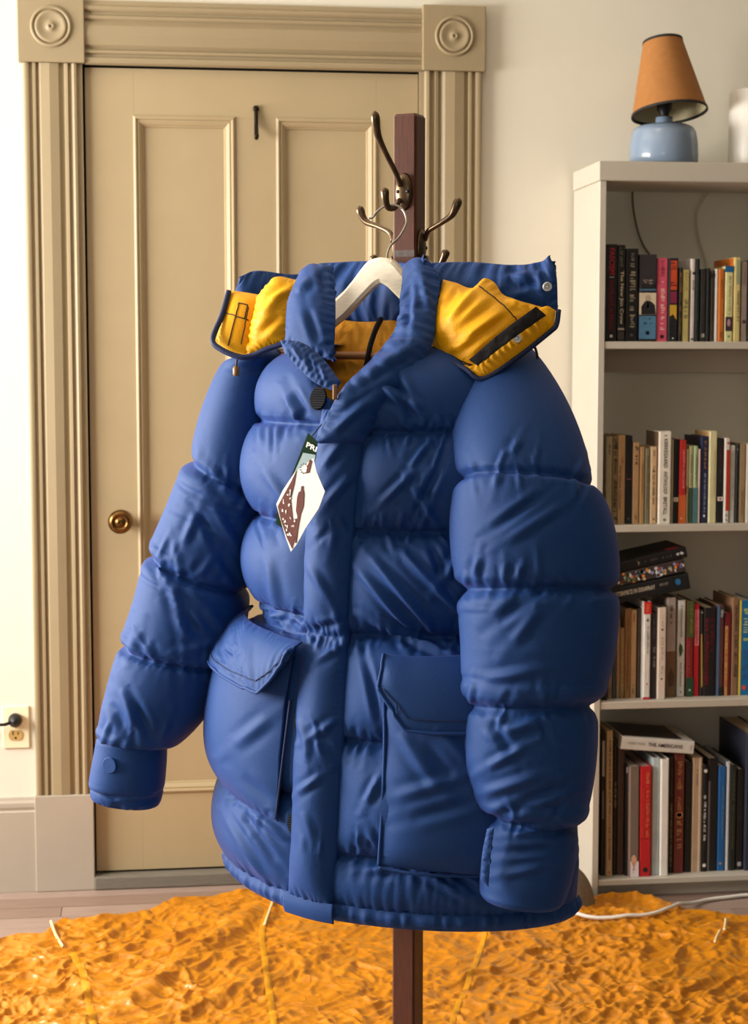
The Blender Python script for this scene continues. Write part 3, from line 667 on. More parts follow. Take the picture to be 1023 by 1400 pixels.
# tilted shade
zb = onY(909, 158, ly)[2] - lz; zt = onY(909, 53, ly)[2] - lz
rb, rt = 52.5 * sc, 27.0 * sc
tilt = np.array(Matrix.Rotation(math.radians(-3.5), 3, 'Y')) @ np.array(Matrix.Rotation(math.radians(-10), 3, 'X'))
def shade_ring(prof):
    V, F = lathe(prof, (0, 0, 0), 56)
    return (V - (0, 0, (zb + zt) / 2)) @ tilt.T + (0, 0, (zb + zt) / 2) + lampc + np.array((.003, 0, 0)), F
V, F = shade_ring([(rb, zb), (rt, zt)]); F = F[:-2]
shd = mk('lamp_shade', V, F, M_shade, lm, smooth=True)
V, F = shade_ring([(rb - .0012, zb + .001), (rt - .0012, zt - .001)]); F = F[:-2]
mk('shade_lining', V, F, M_shin, shd, smooth=True)
for r_, z_ in ((rb, zb), (rt, zt)):
    dr_ = (rb - rt) / (zt - zb) * .004 * (1 if z_ == zb else -1)
    s_ = .006 if z_ == zb else -.006
    V, F = shade_ring([(r_ - .002, z_), (r_ + .0014, z_), (r_ + .0014 - abs(dr_) * (1 if z_ == zb else -1), z_ + s_), (r_ - .002 - abs(dr_) * (1 if z_ == zb else -1), z_ + s_), (r_ - .002, z_)]); F = F[:-2]
    mk('shade_trim', V, F, M_blackt, shd, smooth=False)
V, F = shade_ring([(.0001, zt - .012), (rt - .003, zt - .004)])
mk('shade_spider', *join(*[tube([lampc + (.003 + (rt * .5) * math.cos(t), (rt * .5) * math.sin(t), zt - .03), lampc + (.003, 0, bh + .076)], .0012, 6) for t in (0, 2.1, 4.2)]), M_blackp, shd)
# white cylinder vase partly out of frame
vx = onY(998, 180, ly)[0]; vr = .062
vz = onY(1015, 124, ly)[2] - lz
M_white = mat('white_ceramic', (226, 222, 212), 0.4, var=0.02)
vs = mk('white_vase', *lathe([(.02, 0), (vr * .98, 0), (vr, .004), (vr, vz - .004), (vr - .003, vz), (vr - .006, vz - .002), (vr - .007, .01), (.0001, .008)], (vx + vr, ly, lz), 48), M_white, smooth=True)
tag(vs, 'plain white ceramic cylinder beside the lamp on the bookcase', 'vase')
# lamp cords hanging down the wall behind the top shelf
M_cordw = mat('ivory_cord', (206, 196, 172), 0.5, var=0.03)
M_cordd = mat('olive_cord', (110, 98, 68), 0.55, var=0.05)
def wallcord(pts, Y, m, lab, r=.0028):
    P = spline([onY(a, b, Y) for a, b in pts], 40)
    tag(mk('lamp_cord', *tube(P, r, 8), m, smooth=True, base=P[-1]), lab, 'cord', 'lamp cords behind the bookcase')
wallcord([(867, 240), (865, 260), (866, 285), (872, 315), (880, 336), (890, 352), (896, 380), (897, 440)], -.006, M_cordd, 'olive cord hanging behind the black book with the portrait')
wallcord([(980, 240), (970, 262), (956, 285), (953, 302), (957, 330), (966, 360), (972, 400), (974, 450)], -.006, M_cordw, 'ivory cord bowing along the wall under the white vase')

# grey shoe beside the bookcase and the white cable on the floor
M_felt = mat('grey_felt', (126, 116, 100), 0.95, var=0.12, vscale=90, bump=0.3, bscale=300)
M_sole = mat('pale_sole', (210, 204, 194), 0.6, var=0.04)
shc = onY(785, 1228, -.33); shc[2] = 0
shx = shc[0] + .016
shoe = empty('felt_slipper', (shx - .03, -.33, 0), 'grey felt slipper standing against the white bookcase side', 'slipper')
def shoe_body(hscale, zoff, grow, top):
    V, F = [], []; nr, na = 22, 32
    for i in range(nr):
        t = i / (nr - 1)
        for j in range(na):
            a = 2 * math.pi * j / na
            # length runs along X away from the heel, rounded heel at +X
            lx = (.095 + grow) * math.cos(a); wy = (.046 + grow) * math.sin(a) * (1 - .10 * math.cos(a))
            z = zoff + hscale * t
            k = (1 - t ** 3.2) ** .8 if top else 1
            k = max(k, .001)
            sh_ = -.010 * t
            V.append((shx - .058 + lx * k * (1 - .10 * t) + sh_, -.33 + wy * k * (1 - .25 * t), z))
    for i in range(nr - 1):
        for j in range(na):
            F.append((i * na + j, i * na + (j + 1) % na, (i + 1) * na + (j + 1) % na, (i + 1) * na + j))
    F.append(tuple(range(na))[::-1]); F.append(tuple((nr - 1) * na + j for j in range(na)))
    return V, F
mk('slipper_upper', *shoe_body(.128, .010, 0, True), M_felt, shoe, smooth=True)
mk('slipper_sole', *shoe_body(.012, .0, .003, False), M_sole, shoe, smooth=False)
# ------------------------------------------------------------------ coat stand
M_wood = mat('dark_mahogany', (88, 44, 26), 0.45, var=0.28, vscale=22, stretch=(14, 14, 1.2), bump=0.12, bscale=120, coat=0.1)
M_bronze = mat('oil_rubbed_bronze', (104, 86, 66), 0.3, 0.9, var=0.25, vscale=50)
M_steel = mat('hook_steel', (176, 170, 160), 0.28, 1.0, var=0.08, vscale=60)
PD, PA, PS = 2.53, math.radians(25), .0375
pc = onD(559.5, 400, PD)
ptop = onD(557, 156, PD - .01)[2]
def face(r, f):    # level-frame offset turned by the stand's own rotation
    return RGT * (r * math.cos(PA) - f * math.sin(PA) * -1 * -1) + FWD * (-r * math.sin(PA) + f * math.cos(PA)) if False else RGT * (r * math.cos(PA) + f * math.sin(PA)) + FWD * (f * math.cos(PA) - r * math.sin(PA))
base = np.array((pc[0], pc[1], 0.0))
rack = empty('coat_stand', base, 'dark wooden coat stand with bronze hooks carrying the blue jacket', 'coat stand')
def post_box(h, z0, z1, chamfer=.003):
    c = [(-h + chamfer, -h), (h - chamfer, -h), (h, -h + chamfer), (h, h - chamfer), (h - chamfer, h), (-h + chamfer, h), (-h, h - chamfer), (-h, -h + chamfer)]
    V = []
    for z, k in ((z0, 1), (z1 - .004, 1), (z1, .88)):
        V += [base + face(a * k, b * k) + (0, 0, z) for a, b in c]
    F = [tuple(range(8))[::-1], tuple(range(16, 24))]
    for l in (0, 8):
        F += [(l + i, l + (i + 1) % 8, l + 8 + (i + 1) % 8, l + 8 + i) for i in range(8)]
    return np.array(V), F
mk('post', *post_box(PS / 2, 0.055, ptop), M_wood, rack)
for k in range(4):       # four splayed feet
    t = k * math.pi / 2
    dr_, df_ = math.cos(t), math.sin(t)
    V = []
    for q, z0, z1 in ((.015, .06, .20), (.09, .045, .12), (.20, .012, .055), (.27, .0, .03)):
        for w in (-.014, .014):
            for z in (z0 if q < .26 else 0.0, z1):
                V.append(base + face(dr_ * q - df_ * w, df_ * q + dr_ * w) + (0, 0, z))
    F = [(0, 1, 3, 2), (12, 14, 15, 13)]
    for l in (0, 4, 8):
        F += [(l, l + 4, l + 5, l + 1), (l + 2, l + 3, l + 7, l + 6), (l + 1, l + 5, l + 7, l + 3), (l, l + 2, l + 6, l + 4)]
    mk('foot', *bev((np.array(V), F), .002, 1), M_wood, rack)
# hooks: a plate screwed to each face, a long upper horn and a short lower one
def horn(pts, r0, r1):
    P = spline([onD(a, b, d) for a, b, d in pts], 34)
    t = np.linspace(0, 1, 34)
    R = r0 + (r1 - r0) * np.clip((t - .45) / .45, 0, 1) ** 1.6
    R = R * np.sqrt(np.clip(1 - np.clip((t - .90) / .10, 0, 1) ** 2.4, .015, 1))
    return tube(P, R, 14)
def hook(nrm, ctr, up, lo, lab):
    V, F = lathe([(.0001, 0), (.9, 0), (1.0, .12), (.92, .5), (.6, .85), (.25, 1.0), (.0001, 1.02)], (0, 0, 0), 32)
    tv = np.cross(UPV, nrm)
    V = ctr + np.outer(V[:, 0] * .0142, tv) + np.outer(V[:, 1] * .0275, UPV) + np.outer(V[:, 2] * .0065, nrm)
    h = mk('hook', V, F, M_bronze, rack, smooth=True); h['label'] = lab
    mk('upper_horn', *horn(up, .0040, .0068), M_bronze, h, smooth=True)
    mk('lower_horn', *horn(lo, .0040, .0064), M_bronze, h, smooth=True)
    for s in (-1, 1):
        V, F = lathe([(.0028, 0), (.0026, .0015), (.0001, .0019)], (0, 0, 0), 12)
        V = ctr + tv * s * .0078 + nrm * .005 + np.outer(V[:, 0], tv) + np.outer(V[:, 1], UPV) + np.outer(V[:, 2], nrm)
        mk('screw', V, F, M_blackp, h, smooth=True)
nf, nr_, nl_ = face(0, -1), face(1, 0), face(-1, 0)
fz = onD(549, 262, PD - .02)[2]
hook(nf, base + nf * PS / 2 + (0, 0, fz) - np.cross(UPV, nf) * 0.0, [(548, 254, 2.508), (541, 236, 2.500), (527, 208, 2.475), (517, 185, 2.452), (514, 168, 2.444), (512.5, 151, 2.440)],
     [(546, 274, 2.508), (540, 284, 2.488), (531, 284, 2.468), (527, 272, 2.462), (526, 256, 2.462)], 'bronze coat hook')
sz_ = onD(580, 338, PD - .02)[2]
hook(nr_, base + nr_ * PS / 2 + (0, 0, sz_), [(581, 328, 2.524), (586, 316, 2.515), (603, 305, 2.500), (617, 295, 2.490), (623, 284, 2.486), (628, 270, 2.486)],
     [(583, 352, 2.524), (590, 362, 2.51), (601, 362, 2.50), (607, 353, 2.495), (611, 341, 2.495)], 'bronze coat hook')
hook(nl_, base + nl_ * PS / 2 + (0, 0, sz_ + .005), [(538, 330, 2.545), (533, 318, 2.555), (518, 310, 2.57), (502, 304, 2.585), (495, 295, 2.59), (491, 281, 2.59)],
     [(538, 352, 2.545), (530, 364, 2.555), (520, 366, 2.565), (513, 360, 2.57), (510, 348, 2.57)], 'bronze coat hook')
nb_ = face(0, 1)
hook(nb_, base + nb_ * PS / 2 + (0, 0, sz_ + .06), [(566, 268, 2.555), (570, 250, 2.57), (572, 225, 2.60), (573, 205, 2.62)], [(566, 290, 2.555), (567, 300, 2.57), (570, 296, 2.59), (571, 280, 2.60)], 'bronze coat hook')
# worn patch and small maker's mark on the post
M_patch = mat('worn_label', (96, 84, 80), 0.55, var=0.35, vscale=160)
q0 = base + nf * (PS / 2 + .0003)
tv = np.cross(UPV, nf)
za, zb_ = onD(545, 343, PD)[2], onD(545, 352, PD)[2]
mk('worn_sticker', [q0 + tv * s + UPV * z for s, z in ((-.0155, zb_), (.0165, zb_), (.0165, za), (-.0155, za))] + [q0 - nf * .0002 + tv * s + UPV * z for s, z in ((-.0155, zb_), (.0165, zb_), (.0165, za), (-.0155, za))],
   [(0, 1, 2, 3), (7, 6, 5, 4), (0, 4, 5, 1), (1, 5, 6, 2), (2, 6, 7, 3), (3, 7, 4, 0)], M_patch, rack)

# ------------------------------------------------------------------ wooden clothes hanger
JY = math.radians(33)
JR = RGT * math.cos(JY) - FWD * math.sin(JY)          # the jacket's own sideways axis (towards its near sleeve)
JN = -RGT * math.sin(JY) - FWD * math.cos(JY)         # the way the jacket faces
M_beech = mat('pale_beech', (238, 224, 198), 0.45, var=0.10, vscale=20, stretch=(3, 3, 14))
M_beechd = mat('beech_dowel', (176, 120, 74), 0.5, var=0.12, vscale=20)
HD = 2.435
hc = onD(522, 352, HD)
hg = empty('clothes_hanger', hc, 'pale wooden clothes hanger with steel hook inside the jacket collar', 'hanger')
us = np.linspace(-.20, .20, 61)
def htop(u):
    a = abs(u); return np.interp(a, [0, .012, .022, .030, .045, .06, .09, .13, .17, .20], [0, -.0015, -.005, -.013, -.030, -.045, -.068, -.088, -.100, -.112])
def hbot(u):
    a = abs(u); return np.interp(a, [0, .01, .03, .06, .09, .13, .17, .20], [-.036, -.040, -.057, -.084, -.105, -.122, -.132, -.138])
V, F, k = [], [], 0
ring = 8
for u in us:
    zt_, zb2 = htop(u), hbot(u); bow = .35 * u * u
    for w, zz in ((-.004, zt_), (.004, zt_), (.0075, zt_ - .006), (.0075, zb2 + .006), (.004, zb2), (-.004, zb2), (-.0075, zb2 + .006), (-.0075, zt_ - .006)):
        V.append(hc + JR * u + UPV * zz + JN * (w + bow))
for i in range(len(us) - 1):
    for j in range(ring):
        F.append((i * ring + j, i * ring + (j + 1) % ring, (i + 1) * ring + (j + 1) % ring, (i + 1) * ring + j))
F += [tuple(range(ring)), tuple((len(us) - 1) * ring + j for j in range(ring))]
mk('hanger_arms', V, F, M_beech, hg)
zbar = onD(480, 486, HD)[2]
mk('hanger_bar', *tube([hc * (1, 1, 0) + UPV * zbar + JR * u + JN * (.35 * u * u) for u in np.linspace(-.185, .185, 16)], .0058, 12), M_beechd, hg, smooth=True)
P = spline([onD(a, b, d) for a, b, d in ((529, 356, 2.437), (530, 346, 2.440), (534, 336, 2.445), (545, 325, 2.452), (553, 312, 2.458), (556, 302, 2.462), (553, 290, 2.468), (545, 282, 2.473), (534, 280, 2.474), (524, 283, 2.474), (515, 290, 2.474), (510, 297, 2.474), (504, 299, 2.474))], 70)
mk('hanger_hook', *tube(P, .0016, 10), M_steel, hg, smooth=True)
# ------------------------------------------------------------------ cloth: quilted panels relaxed by a small particle solver
def proj(X):
    d = X - CAM
    z = d @ CF
    return IW / 2 + FPX * (d @ RGT) / z, IH / 2 - FPX * (d @ CU) / z
def normals(X, per):
    if per: du = np.roll(X, -1, 1) - np.roll(X, 1, 1)
    else: du = np.gradient(X, axis=1)
    dv = np.gradient(X, axis=0)
    n = np.cross(du, dv); n /= np.linalg.norm(n, axis=2, keepdims=True) + 1e-9
    return n
def relax(B, pin, per=False, eu=.05, ev=.06, press=.0006, iters=160, seed=1, bend=.35, noise=.0015, out=1.0, grav=0.0, start=0.0, om=.26):
    """B (rows, columns, 3): sewn shape. Cloth cut (1+eu) wide, (1+ev) long is inflated from it; rows/points in pin stay sewn."""
    B = B.astype(np.float32); rs = np.random.RandomState(seed)
    nv, nu = B.shape[:2]
    N = normals(B, per) * out
    nz = rs.randn(nv, nu).astype(np.float32)
    for _ in range(2):
        nz = (nz + np.roll(nz, 1, 0) + np.roll(nz, -1, 0) + np.roll(nz, 1, 1) + np.roll(nz, -1, 1)) / 2.4
    lo = rs.rand(6, 6)
    gi = lambda a, n: np.interp(np.linspace(0, 5, n), range(6), a)
    lo = np.array([gi(r, nu) for r in lo]); lo = np.array([gi(lo[:, j], nv) for j in range(nu)]).T
    if per: lo = (lo + lo[:, ::-1]) / 2
    eu = eu * (.35 + 1.3 * lo)
    free = (~pin).astype(np.float32)[..., None]
    st = start if np.isscalar(start) else start[..., None]
    X = B + (nz[..., None] * noise * N + N * st).astype(np.float32) * free
    X = X.astype(np.float32)
    fam = []
    for dv, du, k, mode in ((0, 1, 1.0, 0), (1, 0, 1.0, 0), (1, 1, .35, 0), (1, -1, .35, 0), (0, 2, bend, 1), (2, 0, bend, 1), (0, 4, bend * .8, 1), (4, 0, bend * .8, 1)):
        def pair(A, dv=dv, du=du):
            if per:
                return A[:nv - dv] if dv else A, (np.roll(A, -du, 1)[dv:] if dv else np.roll(A, -du, 1))
            if du >= 0: return A[:nv - dv, :nu - du], A[dv:, du:]
            return A[:nv - dv, -du:], A[dv:, :nu + du]
        a, b = pair(B)
        L = np.linalg.norm(b - a, axis=2)
        s = 1 + (eu if dv == 0 else ev if du == 0 else (eu + ev) / 2)
        if not np.isscalar(s): s = pair(np.broadcast_to(s, (nv, nu)))[0]
        L = (L * s).astype(np.float32)
        if mode == 1: L = L * (.985 if max(du, dv) == 2 else .955)
        fam.append((dv, du, k, mode, pair, L))
    V = np.zeros_like(X)
    for it in range(iters):
        N = normals(X, per) * out
        V = V * .88 + (N * (press * .035 * (1.0 if it < iters * .6 else .25))).astype(np.float32)
        if grav: V[..., 2] -= grav
        X0 = X.copy()
        X = X + V * free
        for _ in range(3):
            acc = np.zeros_like(X)
            for dv, du, k, mode, pair, L in fam:
                a, b = pair(X)
                d = b - a; l = np.sqrt((d * d).sum(2)) + 1e-9
                c = (l - L) / l
                if mode == 1: c = np.minimum(c, 0)
                c = d * (c * (.5 * k))[..., None]
                if per:
                    if dv: acc[:nv - dv] += c; acc[dv:] -= np.roll(c, du, 1)
                    else: acc += c; acc -= np.roll(c, du, 1)
                elif du >= 0: acc[:nv - dv, :nu - du] += c; acc[dv:, du:] -= c
                else: acc[:nv - dv, -du:] += c; acc[dv:, :nu + du] -= c
            X = X + acc * (om * 2) * free
        V = X - X0
    return X.astype(np.float64)
def up2(X, per):
    """interpolating subdivision of a grid"""
    def axis0(A):
        E = np.concatenate([2 * A[:1] - A[1:2], A, 2 * A[-1:] - A[-2:-1]])
        m = (-E[:-3] + 9 * E[1:-2] + 9 * E[2:-1] - E[3:]) / 16
        o = np.empty((2 * len(A) - 1,) + A.shape[1:]); o[::2] = A; o[1::2] = m; return o
    X = axis0(X)
    Y = X.transpose(1, 0, 2)
    if per:
        m = (-np.roll(Y, 1, 0) + 9 * Y + 9 * np.roll(Y, -1, 0) - np.roll(Y, -2, 0)) / 16
        o = np.empty((2 * len(Y),) + Y.shape[1:]); o[::2] = Y; o[1::2] = m; Y = o
    else: Y = axis0(Y)
    return Y.transpose(1, 0, 2)
def grid_faces(nv, nu, per, base=0):
    F = []
    for i in range(nv - 1):
        for j in range(nu if per else nu - 1):
            a, b = i * nu + j, i * nu + (j + 1) % nu
            F.append((base + a, base + b, base + b + nu, base + a + nu))
    return F
def fold(X, lst, out=1.0, per=False):
    """real folds pressed into a finished panel: (x0,y0,x1,y1,width,height mm) lines seen on the side that faces the room"""
    N = normals(X, per) * out
    px, py = proj(X)
    fr = ((CAM - X) * N).sum(2) > 0
    D = np.zeros(px.shape)
    for x0, y0, x1, y1, w, h in lst:
        L2 = (x1 - x0) ** 2 + (y1 - y0) ** 2
        t = ((px - x0) * (x1 - x0) + (py - y0) * (y1 - y0)) / L2
        q = np.clip(t, 0, 1)
        dist = np.hypot(px - x0 - q * (x1 - x0), py - y0 - q * (y1 - y0))
        side = ((px - x0) * (y1 - y0) - (py - y0) * (x1 - x0)) / math.sqrt(L2)
        tap = np.sin(np.clip(t, 0.02, .98) * math.pi) ** .6
        D += h * .001 * tap * (np.exp(-(side / w) ** 2) - .45 * np.exp(-((np.abs(side) - 1.7 * w) / w) ** 2)) * (dist < 4 * w)
    return X + N * (D * fr)[..., None]
def gathers(seams, seed, step=20, ln=(12, 36), w=(3.2, 6.0), h=(1.2, 3.2)):
    """irregular puckers running away from the sewn lines: seams = polylines in the photo frame"""
    rr = random.Random(seed); out = []
    for P in seams:
        P = [np.array(p, float) for p in P]
        for a, b in zip(P[:-1], P[1:]):
            L = np.linalg.norm(b - a); t = (b - a) / L; n = np.array((-t[1], t[0])); x = rr.uniform(2, step)
            while x < L - 3:
                for sg in (-1, 1):
                    if rr.random() < .72:
                        an = rr.gauss(0, .38); d = n * sg * math.cos(an) + t * math.sin(an)
                        p = a + t * (x + rr.uniform(-4, 4)) + n * sg * 2; l = rr.uniform(*ln) * (1.5 if rr.random() < .18 else 1)
                        q = p + d * l
                        out.append((p[0] - d[0] * l * .15, p[1] - d[1] * l * .15, q[0], q[1], rr.uniform(*w), rr.uniform(*h) * rr.choice((1, 1, -.8))))
                x += step * rr.uniform(.6, 1.5)
    return out
def press_rows(X, N, rows, d=.0055):
    X = X.copy()
    for r in rows:
        r = int(round(r))
        if 2 <= r < len(X) - 2:
            X[r] -= N[r] * d; X[r - 1] -= N[r - 1] * d * .35; X[r + 1] -= N[r + 1] * d * .35
    return X
def panel(name, X, m, parent, per=False, sub=1, caps=False, back=0.0, out=1.0):
    for _ in range(sub): X = up2(X, per)
    nv, nu = X.shape[:2]
    V = X.reshape(-1, 3); F = grid_faces(nv, nu, per)
    if back and not per:      # closed pad: a second, inner layer
        N = normals(X, per) * out
        e = np.minimum(np.minimum(np.arange(nu), nu - 1 - np.arange(nu))[None, :] / (nu * .12), np.minimum(np.arange(nv), nv - 1 - np.arange(nv))[:, None] / (nv * .12)).clip(0, 1)
        Y = X - N * (back * (.15 + .85 * np.sqrt(e)))[..., None]
        F = F + [f[::-1] for f in grid_faces(nv, nu, per, nv * nu)]
        V = np.concatenate([V, Y.reshape(-1, 3)]); n = nv * nu
        edge = [(0, j) for j in range(nu)] + [(i, nu - 1) for i in range(1, nv)] + [(nv - 1, j) for j in range(nu - 2, -1, -1)] + [(i, 0) for i in range(nv - 2, 0, -1)]
        ids = [i * nu + j for i, j in edge]
        F += [(ids[k], ids[(k + 1) % len(ids)], n + ids[(k + 1) % len(ids)], n + ids[k]) for k in range(len(ids))]
    if caps and per:
        F += [tuple(range(nu))[::-1], tuple((nv - 1) * nu + j for j in range(nu))]
    return mk(name, V, F, m, parent, smooth=True)
def coons(top, bot, left, right, nu, nv):
    """curves of (px, py, distance) -> world grid; top/bottom run left to right, left/right run top to bottom"""
    w = lambda L, n: spline([onD(*p) for p in L], n)
    T, Bo, Le, Ri = w(top, nu), w(bot, nu), w(left, nv), w(right, nv)
    u = np.linspace(0, 1, nu)[None, :, None]; v = np.linspace(0, 1, nv)[:, None, None]
    return ((1 - v) * T[None] + v * Bo[None] + (1 - u) * Le[:, None] + u * Ri[:, None]
            - ((1 - u) * (1 - v) * T[0] + u * (1 - v) * T[-1] + (1 - u) * v * Bo[0] + u * v * Bo[-1]))
def puffed(nv, rows, Ls, ev, k=1.0):
    """starting loft of the filling between sewn rows: rows = fractions, Ls = length of the panel"""
    r = sorted(set([0.0] + [float(x) for x in rows] + [1.0])); v = np.linspace(0, 1, nv); o = np.zeros(nv)
    for a, b in zip(r[:-1], r[1:]):
        m = (v >= a) & (v <= b); h = (b - a) * Ls * math.sqrt(.375 * ev) * k
        o[m] = h * np.sin(math.pi * ((v[m] - a) / (b - a)).clip(0.001, .999)) ** .8
    return o
def edge_pin(nv, nu, rows=(), cols=()):
    p = np.zeros((nv, nu), bool); p[0] = p[-1] = True; p[:, 0] = p[:, -1] = True
    for r in rows: p[min(nv - 1, max(0, int(round(r * (nv - 1)))))] = True
    for c in cols: p[:, min(nu - 1, max(0, int(round(c * (nu - 1)))))] = True
    return p
def pad(name, top, bot, left, right, m, parent, nu=40, nv=40, e=.06, puff=.02, press=.0006, iters=120, seed=1, rows=(), cols=(), back=.012, folds=(), sub=1, bend=.35):
    B = coons(top, bot, left, right, nu, nv)
    # face the camera
    N = normals(B, False); o = 1.0 if ((CAM - B) * N).sum() > 0 else -1.0
    u = np.linspace(0, 1, nu); v = np.linspace(0, 1, nv)
    st = puff * (np.sin(math.pi * v)[:, None] * np.sin(math.pi * u)[None, :]).clip(0, 1) ** .6
    X = relax(B, edge_pin(nv, nu, rows, cols), False, e, e, press, iters, seed, bend, out=o, start=st)
    if folds: X = fold(X, folds, o)
    return panel(name, X, m, parent, False, sub, back=back, out=o), X, o

def cloth_mat(name, rgb, rough, sheen, tint, weave=900, spec=.35, var=.08):
    m = mat(name, rgb, rough, var=var, vscale=420, sheen=sheen, sheen_tint=tint, bump=.35, bscale=weave, spec=spec)
    return m
M_navy = cloth_mat('navy_cloth', (21, 65, 128), .6, .24, (160, 140, 230), spec=.28)
M_navyd = cloth_mat('navy_lining', (24, 40, 82), .55, .2, (110, 130, 190))
M_yel = cloth_mat('yellow_nylon', (252, 178, 0), .5, .05, (255, 200, 60), weave=500, spec=.3)
M_yelf = cloth_mat('yellow_fleece_lining', (214, 146, 26), .8, .3, (255, 210, 120), weave=260)
M_velc = cloth_mat('black_velcro', (20, 18, 20), .95, .2, (60, 60, 66), weave=300)
M_thread = mat('dark_thread', (30, 26, 30), .8, var=.1)
M_nthread = mat('navy_thread', (22, 36, 74), .8, var=.1)
M_snap = mat('nickel_snap', (214, 212, 206), .35, 0.55, var=.05)
M_cordo = mat('olive_drawcord', (70, 62, 44), .7, var=.1)
M_tog = mat('amber_toggle', (150, 108, 56), .35, var=.1)

# ---- torso: oval sections turned to face the window side of the room
F0, PX0 = 2.40, 537.0
r0 = (PX0 - IW / 2) / FPX * F0
zr = lambda py: onD(480, py, 2.262)[2]
tab_y = [470, 485, 505, 535, 590, 655, 720, 790, 850, 865, 880, 910, 960, 1040, 1100, 1180, 1228, 1250]
tab_a = [.115, .16, .197, .218, .228, .232, .230, .232, .226, .219, .224, .246, .266, .281, .284, .288, .285, .283]
tab_b = [.09, .115, .135, .146, .152, .156, .155, .158, .155, .150, .152, .160, .168, .176, .178, .181, .179, .178]
tab_z = np.array([zr(y) for y in tab_y])
def torso(s, z, off=0.0):
    s, z = np.broadcast_arrays(np.asarray(s, float), np.asarray(z, float))
    a = np.interp(-z, -tab_z, tab_a) + off; b = np.interp(-z, -tab_z, tab_b) + off
    bb = .078 + off + 0 * a
    c, sn = np.cos(s), np.sin(s)
    e = np.where(sn < 0, 1.22, 1.12)          # wedge section: the fronts meet in a ridge under the placket
    lx = a * np.sign(sn) * np.where(c > 0, np.abs(sn) ** e, np.abs(sn) ** .9)
    q = np.where(c > 0, b * np.abs(c) ** e, -bb * np.abs(c) ** .55)
    base = np.array((CAM[0], CAM[1], 0.0)) + RGT * r0 + FWD * F0
    return base + lx[..., None] * JR + q[..., None] * JN + z[..., None] * UPV
def tgrid(sa, sb, ya, yb, nu, nv, off=0.0):
    """sa, sb: functions or numbers giving the side limits at a row"""
    z = np.linspace(zr(ya), zr(yb), nv)[:, None]
    y = np.linspace(ya, yb, nv)
    f = lambda g: np.array([g(t) if callable(g) else g for t in y])[:, None]
    u = np.linspace(0, 1, nu)[None, :]
    s = f(sa) * (1 - u) + f(sb) * u
    z = np.broadcast_to(z, s.shape)
    if ya < 500:      # the fronts part into an open neck
        zn = zr(578); k = .72 * np.exp(-(s / .36) ** 2)
        z = np.where(z > zn, zn + (z - zn) * (1 - k), z)
    return torso(s, z, off)
jk = empty('puffer_jacket', base + RGT * -.02 - FWD * .13 + (0, 0, zr(1250)), 'navy blue puffer jacket with yellow lined hood hanging on the coat stand', 'jacket')
_sg = np.linspace(-1.5, 1.5, 301)
def s_of(px, y, off=0.0):
    qx, _ = proj(torso(_sg, np.full(301, zr(y)), off))
    i0 = int(np.argmin(qx)); qx, sg = qx[i0:], _sg[i0:]
    i1 = int(np.argmax(qx)); qx, sg = qx[:i1 + 1], sg[:i1 + 1]
    return float(np.interp(px, qx, sg))
_py = [560, 600, 700, 850, 1000, 1150, 1250]
_pl = [s_of(p, y, .013) for p, y in zip((441, 433, 419, 416, 404, 398, 394), _py)]
_pr = [s_of(p, y, .010) for p, y in zip((505, 497, 485, 475, 469, 460, 453), _py)]
plL = lambda y: float(np.interp(y, _py, _pl))
plR = lambda y: float(np.interp(y, _py, _pr))
def rowf(ys, ya, yb): return [(zr(y) - zr(ya)) / (zr(yb) - zr(ya)) for y in ys]

# image-left front, image-right front, back
ya, yb = 470, 1232
SE_L = [580, 719, 852, 876, 1095]
SE_R = [590, 727, 866, 1008, 1160]
def front(name, sa, sb, seams, nu, nv, seed, folds, eu, ev, pr):
    B = tgrid(sa, sb, ya, yb, nu, nv)
    N = normals(B, False); o = 1.0 if (N[nv // 2, nu // 2] @ (B[nv // 2, nu // 2] - torso(0, zr(800)) + JN * .15)) > 0 else -1.0
    pin = edge_pin(nv, nu, rowf(seams, ya, yb))
    us = np.minimum(1, 8 * np.minimum(np.linspace(0, 1, nu), 1 - np.linspace(0, 1, nu)))
    st = puffed(nv, rowf(seams, ya, yb), .74, ev)[:, None] * us[None]
    X = relax(B, pin, False, eu, ev * (.12 + .88 * us ** 1.5)[None, :] * np.ones((nv, 1)), pr, 170, seed, .3, out=o, start=st)
    X = fold(X, [(a, b, c, d, w * .85, h * 1.5) for a, b, c, d, w, h in folds], o)
    X = press_rows(X, normals(X, False) * o, [q * (nv - 1) for q in rowf(seams, ya, yb)])
    panel(name, X, M_navy, jk, False, 1)
    return X, normals(X, False) * o
FOLD_R = gathers([[(495, 590), (640, 592)], [(486, 722), (640, 730)], [(480, 862), (640, 880)], [(470, 1008), (525, 1018)], [(460, 1158), (660, 1168)]], 13) + [(490, 780, 560, 860, 6, 4), (505, 760, 600, 870, 7, 5), (545, 750, 640, 850, 7, 5), (590, 745, 610, 800, 7, -5), (500, 845, 640, 905, 6, 5),
          (640, 745, 600, 800, 8, 6), (560, 660, 600, 720, 6, 4), (600, 640, 570, 700, 7, -4), (520, 690, 570, 640, 6, 4), (500, 900, 520, 990, 6, -4),
          (500, 1190, 560, 1185, 6, 4), (560, 1180, 640, 1230, 6, 4), (590, 1170, 660, 1225, 6, -4),
          (500, 1100, 520, 1060, 6, 4), (590, 600, 560, 640, 5, 4), (500, 520, 580, 560, 8, 5), (530, 500, 570, 580, 8, -5)]
